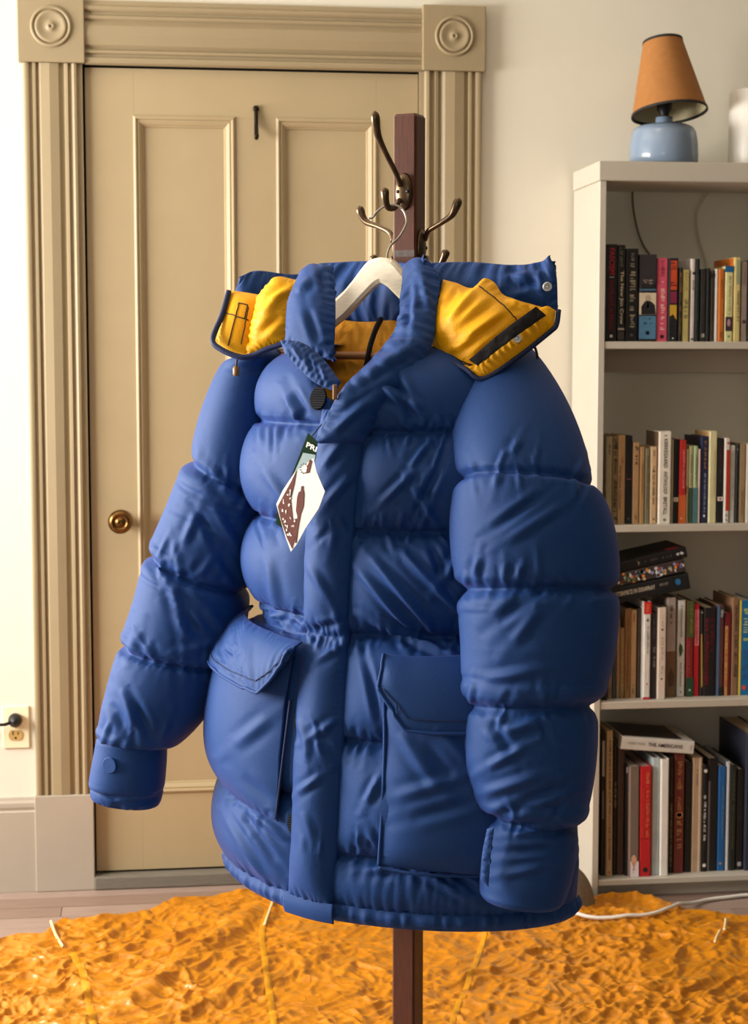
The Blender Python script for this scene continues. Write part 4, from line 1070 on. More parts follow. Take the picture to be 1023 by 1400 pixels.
FOLD_L = gathers([[(350, 582), (425, 573)], [(348, 718), (418, 722)], [(343, 850), (416, 853)], [(345, 875), (412, 878)], [(300, 1092), (395, 1130)]], 12, 20, (10, 30), h=(1.2, 3)) + [(360, 640, 400, 700, 8, 3), (365, 760, 380, 840, 8, 3), (310, 1120, 360, 1200, 6, 4), (330, 1110, 380, 1180, 6, -4), (345, 1110, 395, 1150, 6, 4), (390, 540, 410, 575, 6, 4), (400, 530, 420, 570, 6, -3)]
LX, LN = front('front_panel', -1.95, lambda y: plL(y) + .05, SE_L, 74, 190, 3, FOLD_L, .045, .065, .0012)
front('front_panel', lambda y: plR(y) - .05, 1.75, SE_R, 92, 190, 4, FOLD_R, .055, .065, .0012)
B = tgrid(1.72, 2 * math.pi - 1.92, ya, yb, 50, 90)
mk('back_panel', B.reshape(-1, 3), grid_faces(90, 50, False), M_navy, jk, smooth=True)

# placket over the zip
nu, nv = 22, 170
B = tgrid(lambda y: plL(y), lambda y: plR(y), 560, 1230, nu, nv, .013)
B[:, -1] = tgrid(lambda y: plL(y), lambda y: plR(y), 560, 1230, nu, nv, .004)[:, -1]
pin = edge_pin(nv, nu, rowf([868], 560, 1230)); pin[:, 1] = False
N = normals(B, False); o = 1.0 if N[80, 10] @ JN > 0 else -1.0
X = relax(B, pin, False, .07, .012, .0005, 150, 8, .3, out=o, start=.006 * np.broadcast_to(np.sin(np.linspace(0, math.pi, nu))[None], (nv, nu)))
X = fold(X, gathers([[(425, 725), (480, 728)], [(420, 868), (475, 866)], [(405, 1010), (465, 1008)], [(400, 1140), (460, 1150)]], 14, 15, (12, 34)) + [(430, 905, 470, 880, 5, 4), (420, 1010, 460, 985, 5, 4), (405, 1085, 440, 1060, 5, 4), (420, 770, 450, 820, 6, 3), (430, 860, 470, 850, 5, -4), (440, 640, 470, 600, 6, 4), (445, 690, 480, 650, 6, 4)], o)
placket, PX, po = panel('placket', X, M_navy, jk, False, 1, back=.010, out=o), X, o

# hem band with its gathered stitching
B = tgrid(-1.95, 1.75, 1226, 1250, 150, 9, .004)
rs = np.random.RandomState(11)
u = np.linspace(0, 1, 150); wav = sum(np.sin(u * k * 6.28 + rs.rand() * 6) * a for k, a in ((38, .6), (55, .8), (23, .5), (71, .4)))
N = normals(B, False); o = 1.0 if N[4, 75] @ JN > 0 else -1.0
B = B + N * o * (np.sin(np.linspace(0, math.pi, 9)) * .006)[:, None, None] + (N * o) * (wav * .0016)[None, :, None] * np.sin(np.linspace(0, math.pi, 9))[:, None, None] ** .5
panel('hem_band', B, M_navy, jk, False, 1, back=.006, out=o)
B = tgrid(s_of(389, 1240, .016), s_of(456, 1240, .016), 1224, 1251, 20, 10, .016)
N = normals(B, False); o = 1.0 if N[4, 9] @ JN > 0 else -1.0
panel('placket_end', B + N * o * (.003 * np.sin(np.linspace(0, math.pi, 10)))[:, None, None], M_navy, jk, False, 1, back=.012, out=o)

# ---- pockets with flaps
def tpoly_pad(name, corners, m, parent, off, th, nu, nv, e, press, seed, folds=(), iters=110, puff=.004, bend=.35):
    """four corners (s, py) TL TR BR BL on the torso surface"""
    (s0, y0), (s1, y1), (s2, y2), (s3, y3) = corners
    u = np.linspace(0, 1, nu)[None, :]; v = np.linspace(0, 1, nv)[:, None]
    s = (1 - v) * ((1 - u) * s0 + u * s1) + v * ((1 - u) * s3 + u * s2)
    zz = (1 - v) * ((1 - u) * zr(y0) + u * zr(y1)) + v * ((1 - u) * zr(y3) + u * zr(y2))
    B = torso(s, zz, off)
    N = normals(B, False); C = torso(0, zr(900)) - JN * .15
    o = 1.0 if N[nv // 2, nu // 2] @ (B[nv // 2, nu // 2] - C) > 0 else -1.0
    st = puff * (np.sin(math.pi * v) * np.sin(math.pi * u)).clip(0, 1) ** .5
    X = relax(B, edge_pin(nv, nu), False, e, e, press, iters, seed, bend, out=o, start=st)
    if folds: X = fold(X, folds, o)
    return panel(name, X, m, parent, False, 1, back=th, out=o), B
pk, _ = tpoly_pad('pocket', ((s_of(526, 893, .027), 893), (1.2, 893), (1.2, 1172), (s_of(518, 1160, .027), 1160)), M_navy, jk, .027, .012, 60, 70, .022, .0008, 21,
                  [(545, 1000, 600, 1080, 8, 4), (580, 1010, 620, 1070, 8, -4), (540, 1090, 640, 1060, 8, 4), (560, 1120, 650, 1095, 8, -4), (600, 1000, 640, 1040, 8, 4)])
def flap(name, poly, off, parent, folds=(), seed=5):
    """pentagonal flap: top edge left to right, then round the lower edge; (s, py)"""
    P = [np.array(p, float) for p in poly]
    return P
# near pocket flap (chamfered corner towards the placket)
def flap_pad(top, bot, off, th, parent, seed, side_off=None):
    nu, nv = 44, 24
    w = lambda L, n: np.array([[np.interp(t, np.linspace(0, 1, len(L)), [p[k] for p in L]) for k in (0, 1)] for t in np.linspace(0, 1, n)])
    T, Bo = w(top, nu), w(bot, nu)
    v = np.linspace(0, 1, nv)[:, None]
    s = (1 - v) * T[None, :, 0] + v * Bo[None, :, 0]
    z = (1 - v) * np.array([zr(y) for y in T[:, 1]])[None] + v * np.array([zr(y) for y in Bo[:, 1]])[None]
    B = torso(s, z, off) if np.isscalar(off) else torso(s, z, 0) 
    N = normals(B, False); C = torso(0, zr(900)) - JN * .15
    o = 1.0 if N[nv // 2, nu // 2] @ (B[nv // 2, nu // 2] - C) > 0 else -1.0
    if not np.isscalar(off): B = B + N * o * ((1 - v) * off[0] + v * off[1])[..., None]
    X = relax(B, edge_pin(nv, nu), False, .015, .015, .0005, 90, seed, .4, out=o, start=.002)
    return panel('pocket_flap', X, M_navy, parent, False, 1, back=th, out=o), X, o
fl1, FX1, fo1 = flap_pad([(s_of(526, 894, .040), 894), (s_of(575, 897, .040), 897), (1.2, 897)], [(s_of(522, 934, .040), 934), (s_of(541, 958, .040), 958), (s_of(561, 982, .040), 982), (s_of(600, 985, .040), 985), (1.2, 985)], (.034, .048), .010, pk, 31)
pk2, PB2 = tpoly_pad('pocket', ((-1.5, 885), (s_of(403, 890, .022), 890), (s_of(378, 1128, .022), 1128), (-1.5, 1100)), M_navy, jk, .020, .016, 60, 62, .03, .001, 22,
                  [(320, 1020, 370, 980, 8, 4), (330, 1060, 372, 1100, 8, -3)], puff=.012)
fl2, FX2, fo2 = flap_pad([(-1.5, 878), (s_of(360, 882, .036), 882), (s_of(406, 886, .036), 886)], [(-1.5, 945), (s_of(345, 958, .036), 958), (s_of(364, 960, .036), 960), (s_of(382, 938, .036), 938), (s_of(406, 900, .036), 900)], (.024, .050), .009, pk2, 32)

# seams drawn by thread and piping
def thread(name, pts, r, m, parent, n=60):
    return mk(name, *tube(spline(pts, n), r, 6), m, parent, smooth=True)
def on_t(pts, off): return [torso(np.array(s), np.array(zr(y)), off).reshape(3) for s, y in pts]
thread('piping', on_t([(s_of(525, 930, .029), 930), (s_of(526, 1000, .029), 1000), (s_of(523, 1080, .029), 1080), (s_of(518, 1160, .029), 1160)], .029), .0026, M_navy, pk)
thread('piping', on_t([(s_of(518, 1162, .028), 1162), (s_of(590, 1168, .028), 1168), (1.15, 1172)], .028), .0022, M_navy, pk)
thread('piping', on_t([(s_of(397, 960, .0205), 960), (s_of(387, 1040, .0205), 1040), (s_of(377, 1125, .0205), 1125)], .0205), .0020, M_nthread, pk2)
def flap_edge(FX, o, parent, rows=True):
    N = normals(FX, False) * o
    mk('flap_piping', *tube(np.concatenate([FX[:, 0] + N[:, 0] * .001, FX[-1] + N[-1] * .001]), .0024, 6), M_navy, parent, smooth=True)
    L = FX[-5, 4:] + N[-5, 4:] * .0012
    mk('flap_stitching', *tube(L, .0007, 5), M_nthread, parent, smooth=True)
flap_edge(FX1, fo1, fl1); flap_edge(FX2, fo2, fl2)
# ---- sleeves
def sleeve(name, st, seams, nu, nv, seed, folds, eu, ev, pr, iters=170):
    """st: (Lx, Ly, Rx, Ry, distance, half depth, front lift px)"""
    st = np.array(st, float); k = len(st)
    t = np.linspace(0, 1, k)
    L = np.array([onD(a, b, d) for a, b, d in st[:, [0, 1, 4]]]); R = np.array([onD(a, b, d) for a, b, d in st[:, [2, 3, 4]]])
    Ls, Rs = spline(L, nv), spline(R, nv)
    # even parameter for both rails: interpolate by station index instead of arc length
    tt = np.linspace(0, 1, nv)
    def rail(P):
        E = np.vstack([2 * P[0] - P[1], P, 2 * P[-1] - P[-2]]); o = []
        for x in tt:
            f = x * (k - 1); i = min(int(f), k - 2); s = f - i
            p0, p1, p2, p3 = E[i:i + 4]
            o.append(.5 * (2 * p1 + (p2 - p0) * s + (2 * p0 - 5 * p1 + 4 * p2 - p3) * s * s + (3 * p1 - p0 - 3 * p2 + p3) * s ** 3))
        return np.array(o)
    Ls, Rs = rail(L), rail(R)
    rd = np.interp(tt, t, st[:, 5]); lift = np.interp(tt, t, st[:, 6]) * .001
    C = (Ls + Rs) / 2; H = (Rs - Ls) / 2
    a = np.linspace(0, 2 * math.pi, nu, endpoint=False)
    dep = -FWD[None] * rd[:, None] + UPV[None] * lift[:, None]
    cs, sn = np.cos(a), np.sin(a)
    cs = np.sign(cs) * np.abs(cs) ** .88; sn = np.sign(sn) * np.abs(sn) ** .88
    B = C[:, None] + H[:, None] * cs[None, :, None] + dep[:, None] * sn[None, :, None]
    N = normals(B, True); o = 1.0 if ((B - C[:, None]) * N).sum() > 0 else -1.0
    pin = np.zeros((nv, nu), bool); pin[0] = pin[-1] = True
    for s in seams: pin[int(round(s / (k - 1) * (nv - 1)))] = True
    Lt = np.linalg.norm(np.diff(C, axis=0), axis=1).sum()
    X = relax(B, pin, True, eu, ev, pr, iters, seed, .3, out=o, start=np.repeat(puffed(nv, [q / (k - 1) for q in seams], Lt, ev)[:, None], nu, 1))
    X = fold(X, folds, o, True)
    X = press_rows(X, normals(X, True) * o, [q / (k - 1) * (nv - 1) for q in seams])
    return panel(name, X, M_navy, jk, True, 1, caps=True), X, o
near = [(600, 480, 690, 470, 2.36, .04, 0), (630, 522, 732, 505, 2.315, .062, 0), (631, 590, 772, 575, 2.255, .086, 10), (628, 655, 808, 668, 2.215, .092, 24),
        (626, 730, 832, 738, 2.20, .096, 18), (634, 806, 839, 806, 2.19, .092, 14), (642, 884, 829, 886, 2.185, .092, 12), (641, 966, 810, 966, 2.18, .084, 12),
        (645, 1042, 801, 1048, 2.175, .080, 8), (669, 1114, 787, 1128, 2.17, .062, 6), (666, 1180, 776, 1185, 2.165, .055, 4), (664, 1226, 760, 1236, 2.16, .050, 2)]
FOLD_N = gathers([[(628, 655), (668, 638), (755, 640), (810, 672)], [(632, 806), (700, 799), (840, 808)], [(640, 966), (720, 964), (811, 966)], [(670, 1116), (787, 1126)]], 15) + [(672, 725, 745, 675, 6, -5), (690, 740, 770, 690, 7, 4), (650, 790, 655, 760, 5, 5), (690, 800, 690, 770, 5, 4), (680, 850, 720, 820, 8, -6), (700, 880, 740, 830, 8, 4),
          (700, 620, 710, 600, 5, 4), (660, 930, 740, 915, 7, 4), (670, 985, 700, 1030, 7, -5), (690, 1000, 740, 985, 7, 5), (665, 1050, 720, 1020, 6, 5), (660, 1085, 740, 1060, 7, 5),
          (680, 1115, 760, 1080, 7, -6), (690, 1105, 780, 1085, 6, 5), (700, 1140, 770, 1130, 6, 5), (690, 1165, 760, 1160, 6, -5), (690, 1195, 745, 1185, 6, 5), (740, 985, 750, 1010, 5, -4)]
nsl, NX, no = sleeve('sleeve', near, (3, 5, 7, 9), 120, 190, 41, FOLD_N, .05, .055, .0013)
nsl['label'] = 'near sleeve hanging in front of the body'
far = [(322, 492, 374, 476, 2.530, .05, 0), (297, 552, 368, 548, 2.535, .07, 0), (263, 629, 362, 672, 2.535, .078, -6), (236, 698, 352, 740, 2.535, .080, 0), (208, 758, 337, 806, 2.530, .076, -6),
       (188, 825, 330, 856, 2.525, .076, 0), (169, 882, 312, 908, 2.520, .072, -4), (151, 948, 284, 964, 2.515, .066, 0), (138, 1008, 227, 1016, 2.510, .050, 0)]
FOLD_F = gathers([[(261, 630), (316, 660), (352, 675)], [(206, 758), (310, 802), (337, 806)], [(168, 882), (230, 903), (312, 908)], [(137, 1008), (227, 1014)]], 16) + [(290, 690, 330, 760, 7, 5), (270, 700, 300, 750, 6, -5), (285, 640, 320, 680, 6, 4), (250, 745, 270, 700, 6, 4), (230, 800, 215, 770, 6, 5), (255, 870, 235, 800, 7, 5), (280, 830, 320, 880, 7, 5),
          (190, 860, 180, 890, 6, 4), (240, 830, 275, 870, 7, -5), (210, 900, 200, 880, 5, 4), (150, 960, 175, 1005, 6, -5), (165, 940, 190, 1000, 6, 5), (185, 960, 205, 1005, 6, -4), (300, 760, 330, 800, 6, -5), (250, 890, 290, 880, 6, 4)]
fsl, FX, fo = sleeve('sleeve', far, (2, 4, 6), 110, 165, 42, FOLD_F, .05, .055, .0013)
fsl['label'] = 'far sleeve swinging out over the door'
# cuffs
def ringtube(name, st, nu, nv, m, parent, seed, e=.06, pr=.0004, inner=True, th=.006, folds=()):
    st = np.array(st, float); k = len(st); tt = np.linspace(0, k - 1, nv)
    it = lambda c: np.interp(tt, range(k), st[:, c])
    a = np.linspace(0, 2 * math.pi, nu, endpoint=False)
    L = np.array([onD(x, y, d) for x, y, d in zip(it(0), it(1), it(4))]); R = np.array([onD(x, y, d) for x, y, d in zip(it(2), it(3), it(4))])
    C, H = (L + R) / 2, (R - L) / 2
    dep = -FWD[None] * it(5)[:, None] + UPV[None] * (it(6) * .001)[:, None]
    cs, sn = np.cos(a), np.sin(a)
    cs = np.sign(cs) * np.abs(cs) ** .85; sn = np.sign(sn) * np.abs(sn) ** .85
    B = C[:, None] + H[:, None] * cs[None, :, None] + dep[:, None] * sn[None, :, None]
    N = normals(B, True); o = 1.0 if ((B - C[:, None]) * N).sum() > 0 else -1.0
    pin = np.zeros((nv, nu), bool); pin[0] = True; pin[-1] = True
    X = relax(B, pin, True, e, e * .5, pr, 90, seed, .4, out=o)
    if folds: X = fold(X, folds, o, True)
    # turn the lower edge inward so that the opening shows a lining
    Cn = X.mean(1, keepdims=True)
    ext = [Cn[-1] + (X[-1] - Cn[-1]) * .90 - UPV * .001, Cn[-3] + (X[-3] - Cn[-3]) * .82, Cn[-6] + (X[-6] - Cn[-6]) * .78]
    X = np.concatenate([X, np.array(ext)])
    return panel(name, X, m, parent, True, 1)
ringtube('inner_cuff', [(138, 1040, 218, 1044, 2.51, .040, 0), (129, 1076, 216, 1080, 2.51, .042, 0), (128, 1088, 216, 1098, 2.51, .042, -4)], 70, 16, M_navy, fsl, 51, .12, .0006, folds=[(180, 1090, 215, 1082, 5, 5), (135, 1080, 165, 1095, 4, -4)])
cf = ringtube('cuff_strap', [(135, 1006, 227, 1012, 2.51, .050, 0), (129, 1040, 226, 1044, 2.51, .052, 0), (123, 1073, 223, 1078, 2.51, .051, 0)], 70, 16, M_navy, fsl, 52, .02, .0003)
def disc(name, px, py, d, rx, ry, m, parent, th=.003, n=24, nrm=None, prof=None):
    c = onD(px, py, d)
    V, F = lathe(prof or [(1, 0), (1, .6), (.9, 1), (.0001, 1)], (0, 0, 0), n)
    nn = -FWD if nrm is None else nrm / np.linalg.norm(nrm)
    tx = np.cross(UPV, nn); tx /= np.linalg.norm(tx); ty = np.cross(nn, tx)
    V = c + np.outer(V[:, 0] * rx, tx) + np.outer(V[:, 1] * ry, ty) + np.outer(V[:, 2] * th, nn)
    return mk(name, V, F, m, parent, smooth=False)
disc('strap_snap', 151, 1046, 2.461, .0125, .0125, M_navy, cf, .0035, 28, -FWD - RGT * .5)
ncf = ringtube('inner_cuff', [(690, 1110, 784, 1126, 2.20, .050, 4), (694, 1160, 785, 1166, 2.21, .05, 4), (700, 1205, 776, 1190, 2.21, .045, 2)], 60, 16, M_navy, nsl, 53, .1, .0006)
pad('cuff_tab', [(666, 1133, 2.112), (676, 1130, 2.106)], [(657, 1204, 2.112), (668, 1213, 2.106)], [(666, 1133, 2.112), (659, 1170, 2.112), (657, 1204, 2.112)], [(676, 1130, 2.106), (671, 1170, 2.105), (668, 1213, 2.106)], M_navy, nsl, 10, 24, .03, .003, .0003, 50, 61, back=.006)

# ---- collar
pad('collar_back', [(436, 360, 2.545), (500, 357, 2.515), (565, 360, 2.455)], [(440, 440, 2.54), (500, 444, 2.51), (560, 436, 2.45)], [(436, 360, 2.545), (438, 400, 2.545), (440, 440, 2.54)], [(565, 360, 2.455), (562, 400, 2.455), (560, 436, 2.45)], M_navy, jk, 40, 28, .04, .010, .0005, 90, 71, back=.018)
pad('neck_lining', [(436, 432, 2.535), (500, 440, 2.50), (575, 432, 2.445)], [(440, 560, 2.44), (500, 566, 2.42), (575, 560, 2.39)], [(436, 432, 2.535), (436, 500, 2.49), (440, 560, 2.44)], [(575, 432, 2.445), (575, 500, 2.42), (575, 560, 2.39)], M_yelf, jk, 40, 34, .01, .002, .0001, 40, 72, back=.006)
mk('hanging_loop', *tube(spline([onD(*p) for p in ((521, 436, 2.475), (514, 450, 2.455), (507, 470, 2.445), (503, 490, 2.44), (500, 506, 2.44))], 24), .0042, 8), M_velc, jk, smooth=True)
pad('collar_wing', [(410, 372, 2.425), (428, 361, 2.415), (456, 364, 2.40)], [(390, 470, 2.365), (420, 485, 2.335), (456, 492, 2.315)], [(410, 372, 2.425), (393, 415, 2.395), (390, 470, 2.365)], [(456, 364, 2.40), (459, 425, 2.345), (456, 492, 2.315)], M_navy, jk, 34, 46, .07, .022, .0007, 130, 73, back=.028,
    folds=[(420, 420, 436, 470, 6, -4), (438, 370, 446, 400, 5, -4), (405, 400, 425, 380, 6, 4)])
pad('collar_lip', [(383, 465, 2.315), (412, 468, 2.30), (440, 488, 2.285), (466, 522, 2.262)], [(390, 484, 2.30), (410, 505, 2.28), (432, 524, 2.262), (460, 536, 2.25)], [(383, 465, 2.315), (390, 484, 2.30)], [(466, 522, 2.262), (460, 536, 2.25)], M_navy, jk, 46, 20, .05, .012, .0005, 130, 74, folds=[(400, 475, 412, 492, 3, 3), (420, 484, 428, 508, 3, -3), (436, 496, 446, 520, 3, 3)], back=.016)
pad('collar_lapel', [(551, 364, 2.375), (566, 354, 2.365), (584, 355, 2.35)], [(430, 606, 2.242), (462, 606, 2.235), (497, 606, 2.24)],
    [(551, 364, 2.375), (549, 400, 2.345), (541, 448, 2.30), (508, 490, 2.262), (470, 530, 2.238), (450, 562, 2.238), (430, 606, 2.242)],
    [(584, 355, 2.35), (601, 380, 2.325), (597, 425, 2.29), (589, 478, 2.262), (560, 525, 2.25), (526, 562, 2.243), (497, 606, 2.24)],
    M_navy, jk, 36, 92, .07, .020, .0007, 150, 75, back=.024, rows=(),
    folds=[(560, 380, 556, 450, 5, -4), (575, 370, 590, 430, 6, 4), (545, 440, 560, 425, 4, 5), (500, 510, 570, 470, 8, 4), (470, 560, 530, 520, 8, -4), (455, 590, 500, 550, 6, 4), (470, 545, 540, 500, 6, -3)])
# inside front facing under the lapel, and zip pull
mk('zip_pull', *bev(box(-.003, .003, -.002, .002, -.010, .010), .001, 1), M_tog, jk)
bpy.data.objects['zip_pull'].location = tuple(onD(458, 536, 2.232) - OFF[jk.name] + OFF[bpy.data.objects['zip_pull'].name] * 0)
bpy.data.objects['zip_pull'].data.transform(Matrix.Translation(tuple(OFF[jk.name])))
# velcro rounds showing beside the placket
def dot(px, py, rx, ry):
    qx, qy = proj(LX); k = np.unravel_index(np.argmin((qx - px) ** 2 + (qy - py) ** 2), qx.shape)
    c, nn = LX[k], LN[k]
    tx = np.cross(UPV, nn); tx /= np.linalg.norm(tx); ty = np.cross(nn, tx)
    V, F = lathe([(1, 0), (1, .6), (.93, 1), (.0001, 1)], (0, 0, 0), 28)
    v = mk('velcro_round', c + np.outer(V[:, 0] * rx, tx) + np.outer(V[:, 1] * ry, ty) + np.outer(V[:, 2] * .0035, nn), F, M_velc, jk)
    for i in range(-4, 5):
        h = i / 5; w = math.sqrt(1 - h * h) * .92
        mk('velcro_rib', *tube([c + nn * .0036 + tx * rx * w * t + ty * ry * h for t in (-1, 0, 1)], .0007, 5), M_velr, v)
M_velr = mat('velcro_ribs', (44, 46, 52), .8, var=.1)
dot(437.5, 545, .0125, .0165); dot(407, 1127, .012, .016); dot(413, 985, .008, .014)
# ---- hood laid open behind the collar
hood = empty('hood', onD(560, 420, 2.42)); hood.parent = jk; hood.location = tuple(onD(560, 420, 2.42) - OFF[jk.name])
hood['label'] = 'hood folded open with yellow lining'
pad('hood_shell', [(328, 378, 2.55), (352, 370, 2.56), (400, 375, 2.57), (452, 370, 2.57)], [(312, 430, 2.55), (350, 440, 2.56), (400, 440, 2.57), (452, 440, 2.57)], [(328, 378, 2.55), (312, 430, 2.55)], [(452, 370, 2.57), (452, 440, 2.57)], M_navy, hood, 50, 26, .07, .02, .0006, 110, 81, back=.022)
_, HFX, hfo = pad('hood_flap_lining', [(317, 397, 2.505), (338, 400, 2.495), (360, 404, 2.485)], [(294, 468, 2.47), (312, 480, 2.462), (336, 485, 2.455)], [(317, 397, 2.505), (308, 425, 2.49), (294, 468, 2.47)], [(360, 404, 2.485), (346, 440, 2.468), (336, 485, 2.455)], M_yel, hood, 30, 40, .035, .004, .0004, 80, 82, back=.012)
pad('hood_lining', [(352, 408, 2.485), (366, 388, 2.47), (382, 378, 2.46), (418, 386, 2.45)], [(334, 485, 2.455), (350, 482, 2.448), (372, 473, 2.44), (392, 468, 2.435)], [(352, 408, 2.485), (344, 440, 2.47), (334, 485, 2.455)], [(418, 386, 2.45), (402, 425, 2.44), (392, 468, 2.435)], M_yel, hood, 36, 40, .08, .024, .0008, 130, 83, back=.016,
    folds=[(355, 430, 390, 400, 6, 4), (350, 460, 385, 430, 6, -4), (365, 410, 400, 395, 5, 4)])
mk('hood_edge', *tube(spline([onD(*p) for p in ((313, 398, 2.50), (304, 430, 2.482), (291, 464, 2.462), (303, 478, 2.452), (328, 488, 2.444), (345, 486, 2.442), (366, 477, 2.436), (388, 470, 2.43))], 60), .0042, 8), M_navyd, hood, smooth=True)
def stitch(pts, X, o, r=.0008):
    P = np.array(pts, float); d = np.concatenate([[0], np.cumsum(np.hypot(*np.diff(P, axis=0).T))])
    U = up2(X, False); N = normals(U, False) * o; qx, qy = proj(U); out = []
    for t in np.linspace(0, d[-1], max(6, int(d[-1] / 3))):
        x, y = np.interp(t, d, P[:, 0]), np.interp(t, d, P[:, 1])
        k = np.unravel_index(np.argmin((qx - x) ** 2 + (qy - y) ** 2), qx.shape); out.append(U[k] + N[k] * .0006)
    return mk('stitching', *tube(spline(out, 2 * len(out)), r, 6), M_thread, hood, smooth=True)
for pts in (((327, 414), (319, 445), (312, 472)), ((339, 417), (334, 436)), ((327, 414), (339, 417)), ((309, 428), (340, 438)), ((340, 420), (330, 470))):
    stitch(pts, HFX, hfo)
pad('hood_shell', [(570, 360, 2.385), (640, 358, 2.345), (700, 362, 2.310), (738, 358, 2.290), (751, 349, 2.280)], [(588, 430, 2.375), (640, 440, 2.335), (700, 440, 2.305), (730, 436, 2.290), (763, 424, 2.270)], [(570, 360, 2.385), (580, 395, 2.380), (588, 430, 2.375)], [(751, 349, 2.280), (761, 376, 2.273), (763, 424, 2.270)], M_navy, hood, 70, 34, .07, .02, .0007, 130, 84, back=.022,
    folds=[(700, 395, 735, 385, 5, -5), (690, 380, 725, 375, 5, 4), (735, 370, 742, 400, 5, 4)])
_, HLX, hlo = pad('hood_lining', [(606, 382, 2.340), (628, 388, 2.315), (648, 394, 2.300), (662, 381, 2.295), (676, 386, 2.290), (692, 404, 2.275), (742, 420, 2.250)], [(589, 478, 2.295), (612, 488, 2.270), (632, 498, 2.250), (648, 500, 2.240)], [(606, 382, 2.340), (596, 425, 2.310), (589, 478, 2.295)], [(742, 420, 2.250), (702, 452, 2.243), (648, 500, 2.240)], M_yel, hood, 64, 52, .06, .024, .0008, 140, 85, back=.016,
    folds=[(612, 440, 650, 395, 5, 4), (620, 455, 680, 410, 6, -4), (625, 470, 690, 425, 5, 4), (605, 420, 628, 395, 5, -4), (620, 478, 650, 462, 5, 4), (640, 485, 700, 440, 6, 3), (690, 410, 720, 420, 5, 4)])
pad('hood_edge_lining', [(634, 499, 2.237), (650, 497, 2.231), (700, 455, 2.233), (742, 420, 2.241), (760, 424, 2.243)], [(640, 505, 2.235), (661, 515, 2.225), (708, 486, 2.227), (750, 452, 2.235), (758, 444, 2.237)], [(634, 499, 2.237), (640, 505, 2.235)], [(760, 424, 2.243), (758, 444, 2.237)], M_yel, hood, 70, 14, .06, .006, .0005, 100, 86, back=.008)
pad('velcro_strip', [(641, 492, 2.224), (688, 452, 2.218), (733, 419, 2.227)], [(653, 500, 2.216), (700, 464, 2.210), (747, 431, 2.221)], [(641, 492, 2.224), (653, 500, 2.216)], [(733, 419, 2.227), (747, 431, 2.221)], M_velc, hood, 50, 8, .01, .002, .0001, 40, 87, back=.005)
mk('hood_edge', *tube(spline([onD(*p) for p in ((590, 482, 2.287), (612, 492, 2.260), (636, 504, 2.233), (661, 518, 2.223), (706, 490, 2.225), (752, 454, 2.233), (761, 444, 2.237), (764, 424, 2.245))], 70), .0035, 8), M_navyd, hood, smooth=True)
stitch(((655, 391), (668, 401), (688, 417), (704, 434), (712, 444)), HLX, hlo)
stitch(((592, 474), (614, 485), (634, 495), (648, 499)), HLX, hlo)
def snap(px, py, d, nrm=None):
    s = disc('snap_button', px, py, d, .0062, .0062, M_snap, hood, .003, 24, nrm, [(1, 0), (1, .6), (.9, 1), (.62, 1), (.55, .5), (.4, .5), (.3, .95), (.0001, 1.0)])
snap(748.5, 392, 2.254); snap(707, 462.5, 2.215)
mk('drawcord', *tube(spline([onD(*p) for p in ((722, 460, 2.25), (732, 476, 2.26), (735, 492, 2.275), (733, 507, 2.29))], 24), .0018, 8), M_cordo, hood, smooth=True)
mk('drawcord', *tube(spline([onD(*p) for p in ((326, 484, 2.452), (324, 492, 2.45), (323, 502, 2.45))], 14), .0014, 8), M_cordo, hood, smooth=True)
V, F = lathe([(.0001, 0), (.004, 0), (.0048, .003), (.0048, .011), (.0035, .014), (.0001, .014)], onD(323, 514, 2.45), 14)
mk('cord_toggle', V, F, M_tog, hood, smooth=True)
# ------------------------------------------------------------------ ochre cloth on the floor
M_sat = mat('ochre_nylon', (194, 120, 2), .34, var=.10, vscale=30, spec=.55, sheen=.15, sheen_tint=(255, 220, 130))
M_satd = mat('ochre_nylon_double', (190, 122, 14), .38, var=.10, vscale=30, spec=.55)
def crinkle(m, layers):
    nt = m.node_tree; b = nt.nodes['Principled BSDF']; tc = nt.nodes.new('ShaderNodeTexCoord'); prev = None
    for sc_, st_, dist in layers:
        nz = nt.nodes.new('ShaderNodeTexNoise'); nz.inputs['Scale'].default_value = sc_ * .35; nz.inputs['Detail'].default_value = 2
        ad = nt.nodes.new('ShaderNodeVectorMath'); ad.operation = 'MULTIPLY_ADD'
        nt.links.new(tc.outputs['Object'], nz.inputs['Vector']); nt.links.new(nz.outputs['Color'], ad.inputs[0])
        ad.inputs[1].default_value = (2.2 / sc_,) * 3; nt.links.new(tc.outputs['Object'], ad.inputs[2])
        vo = nt.nodes.new('ShaderNodeTexVoronoi'); vo.feature = 'DISTANCE_TO_EDGE'; vo.inputs['Scale'].default_value = sc_
        nt.links.new(ad.outputs[0], vo.inputs['Vector'])
        bp = nt.nodes.new('ShaderNodeBump'); bp.inputs['Strength'].default_value = st_; bp.inputs['Distance'].default_value = dist
        bp.invert = True
        nt.links.new(vo.outputs['Distance'], bp.inputs['Height'])
        if prev is not None: nt.links.new(prev.outputs['Normal'], bp.inputs['Normal'])
        prev = bp
    nt.links.new(prev.outputs['Normal'], b.inputs['Normal'])
crinkle(M_sat, ((14, .30, .030), (34, .22, .012)))
rs = np.random.RandomState(77)
far_px = [(-140, 1318), (-60, 1302), (0, 1284), (28, 1274), (60, 1279), (85, 1262), (130, 1258), (200, 1244), (240, 1232), (300, 1222), (345, 1219), (390, 1217), (450, 1219), (560, 1224), (680, 1232), (760, 1237), (800, 1231), (850, 1226), (885, 1229), (930, 1240), (985, 1249), (1023, 1253), (1090, 1262), (1180, 1275)]
fe = np.array([onZ(a, b, .012) for a, b in far_px])
fe = spline(fe, 520)
fe[:, 1] = np.minimum(fe[:, 1], -.012 - 0 * fe[:, 1])
nu, nv = 520, 400
Yn = -1.28
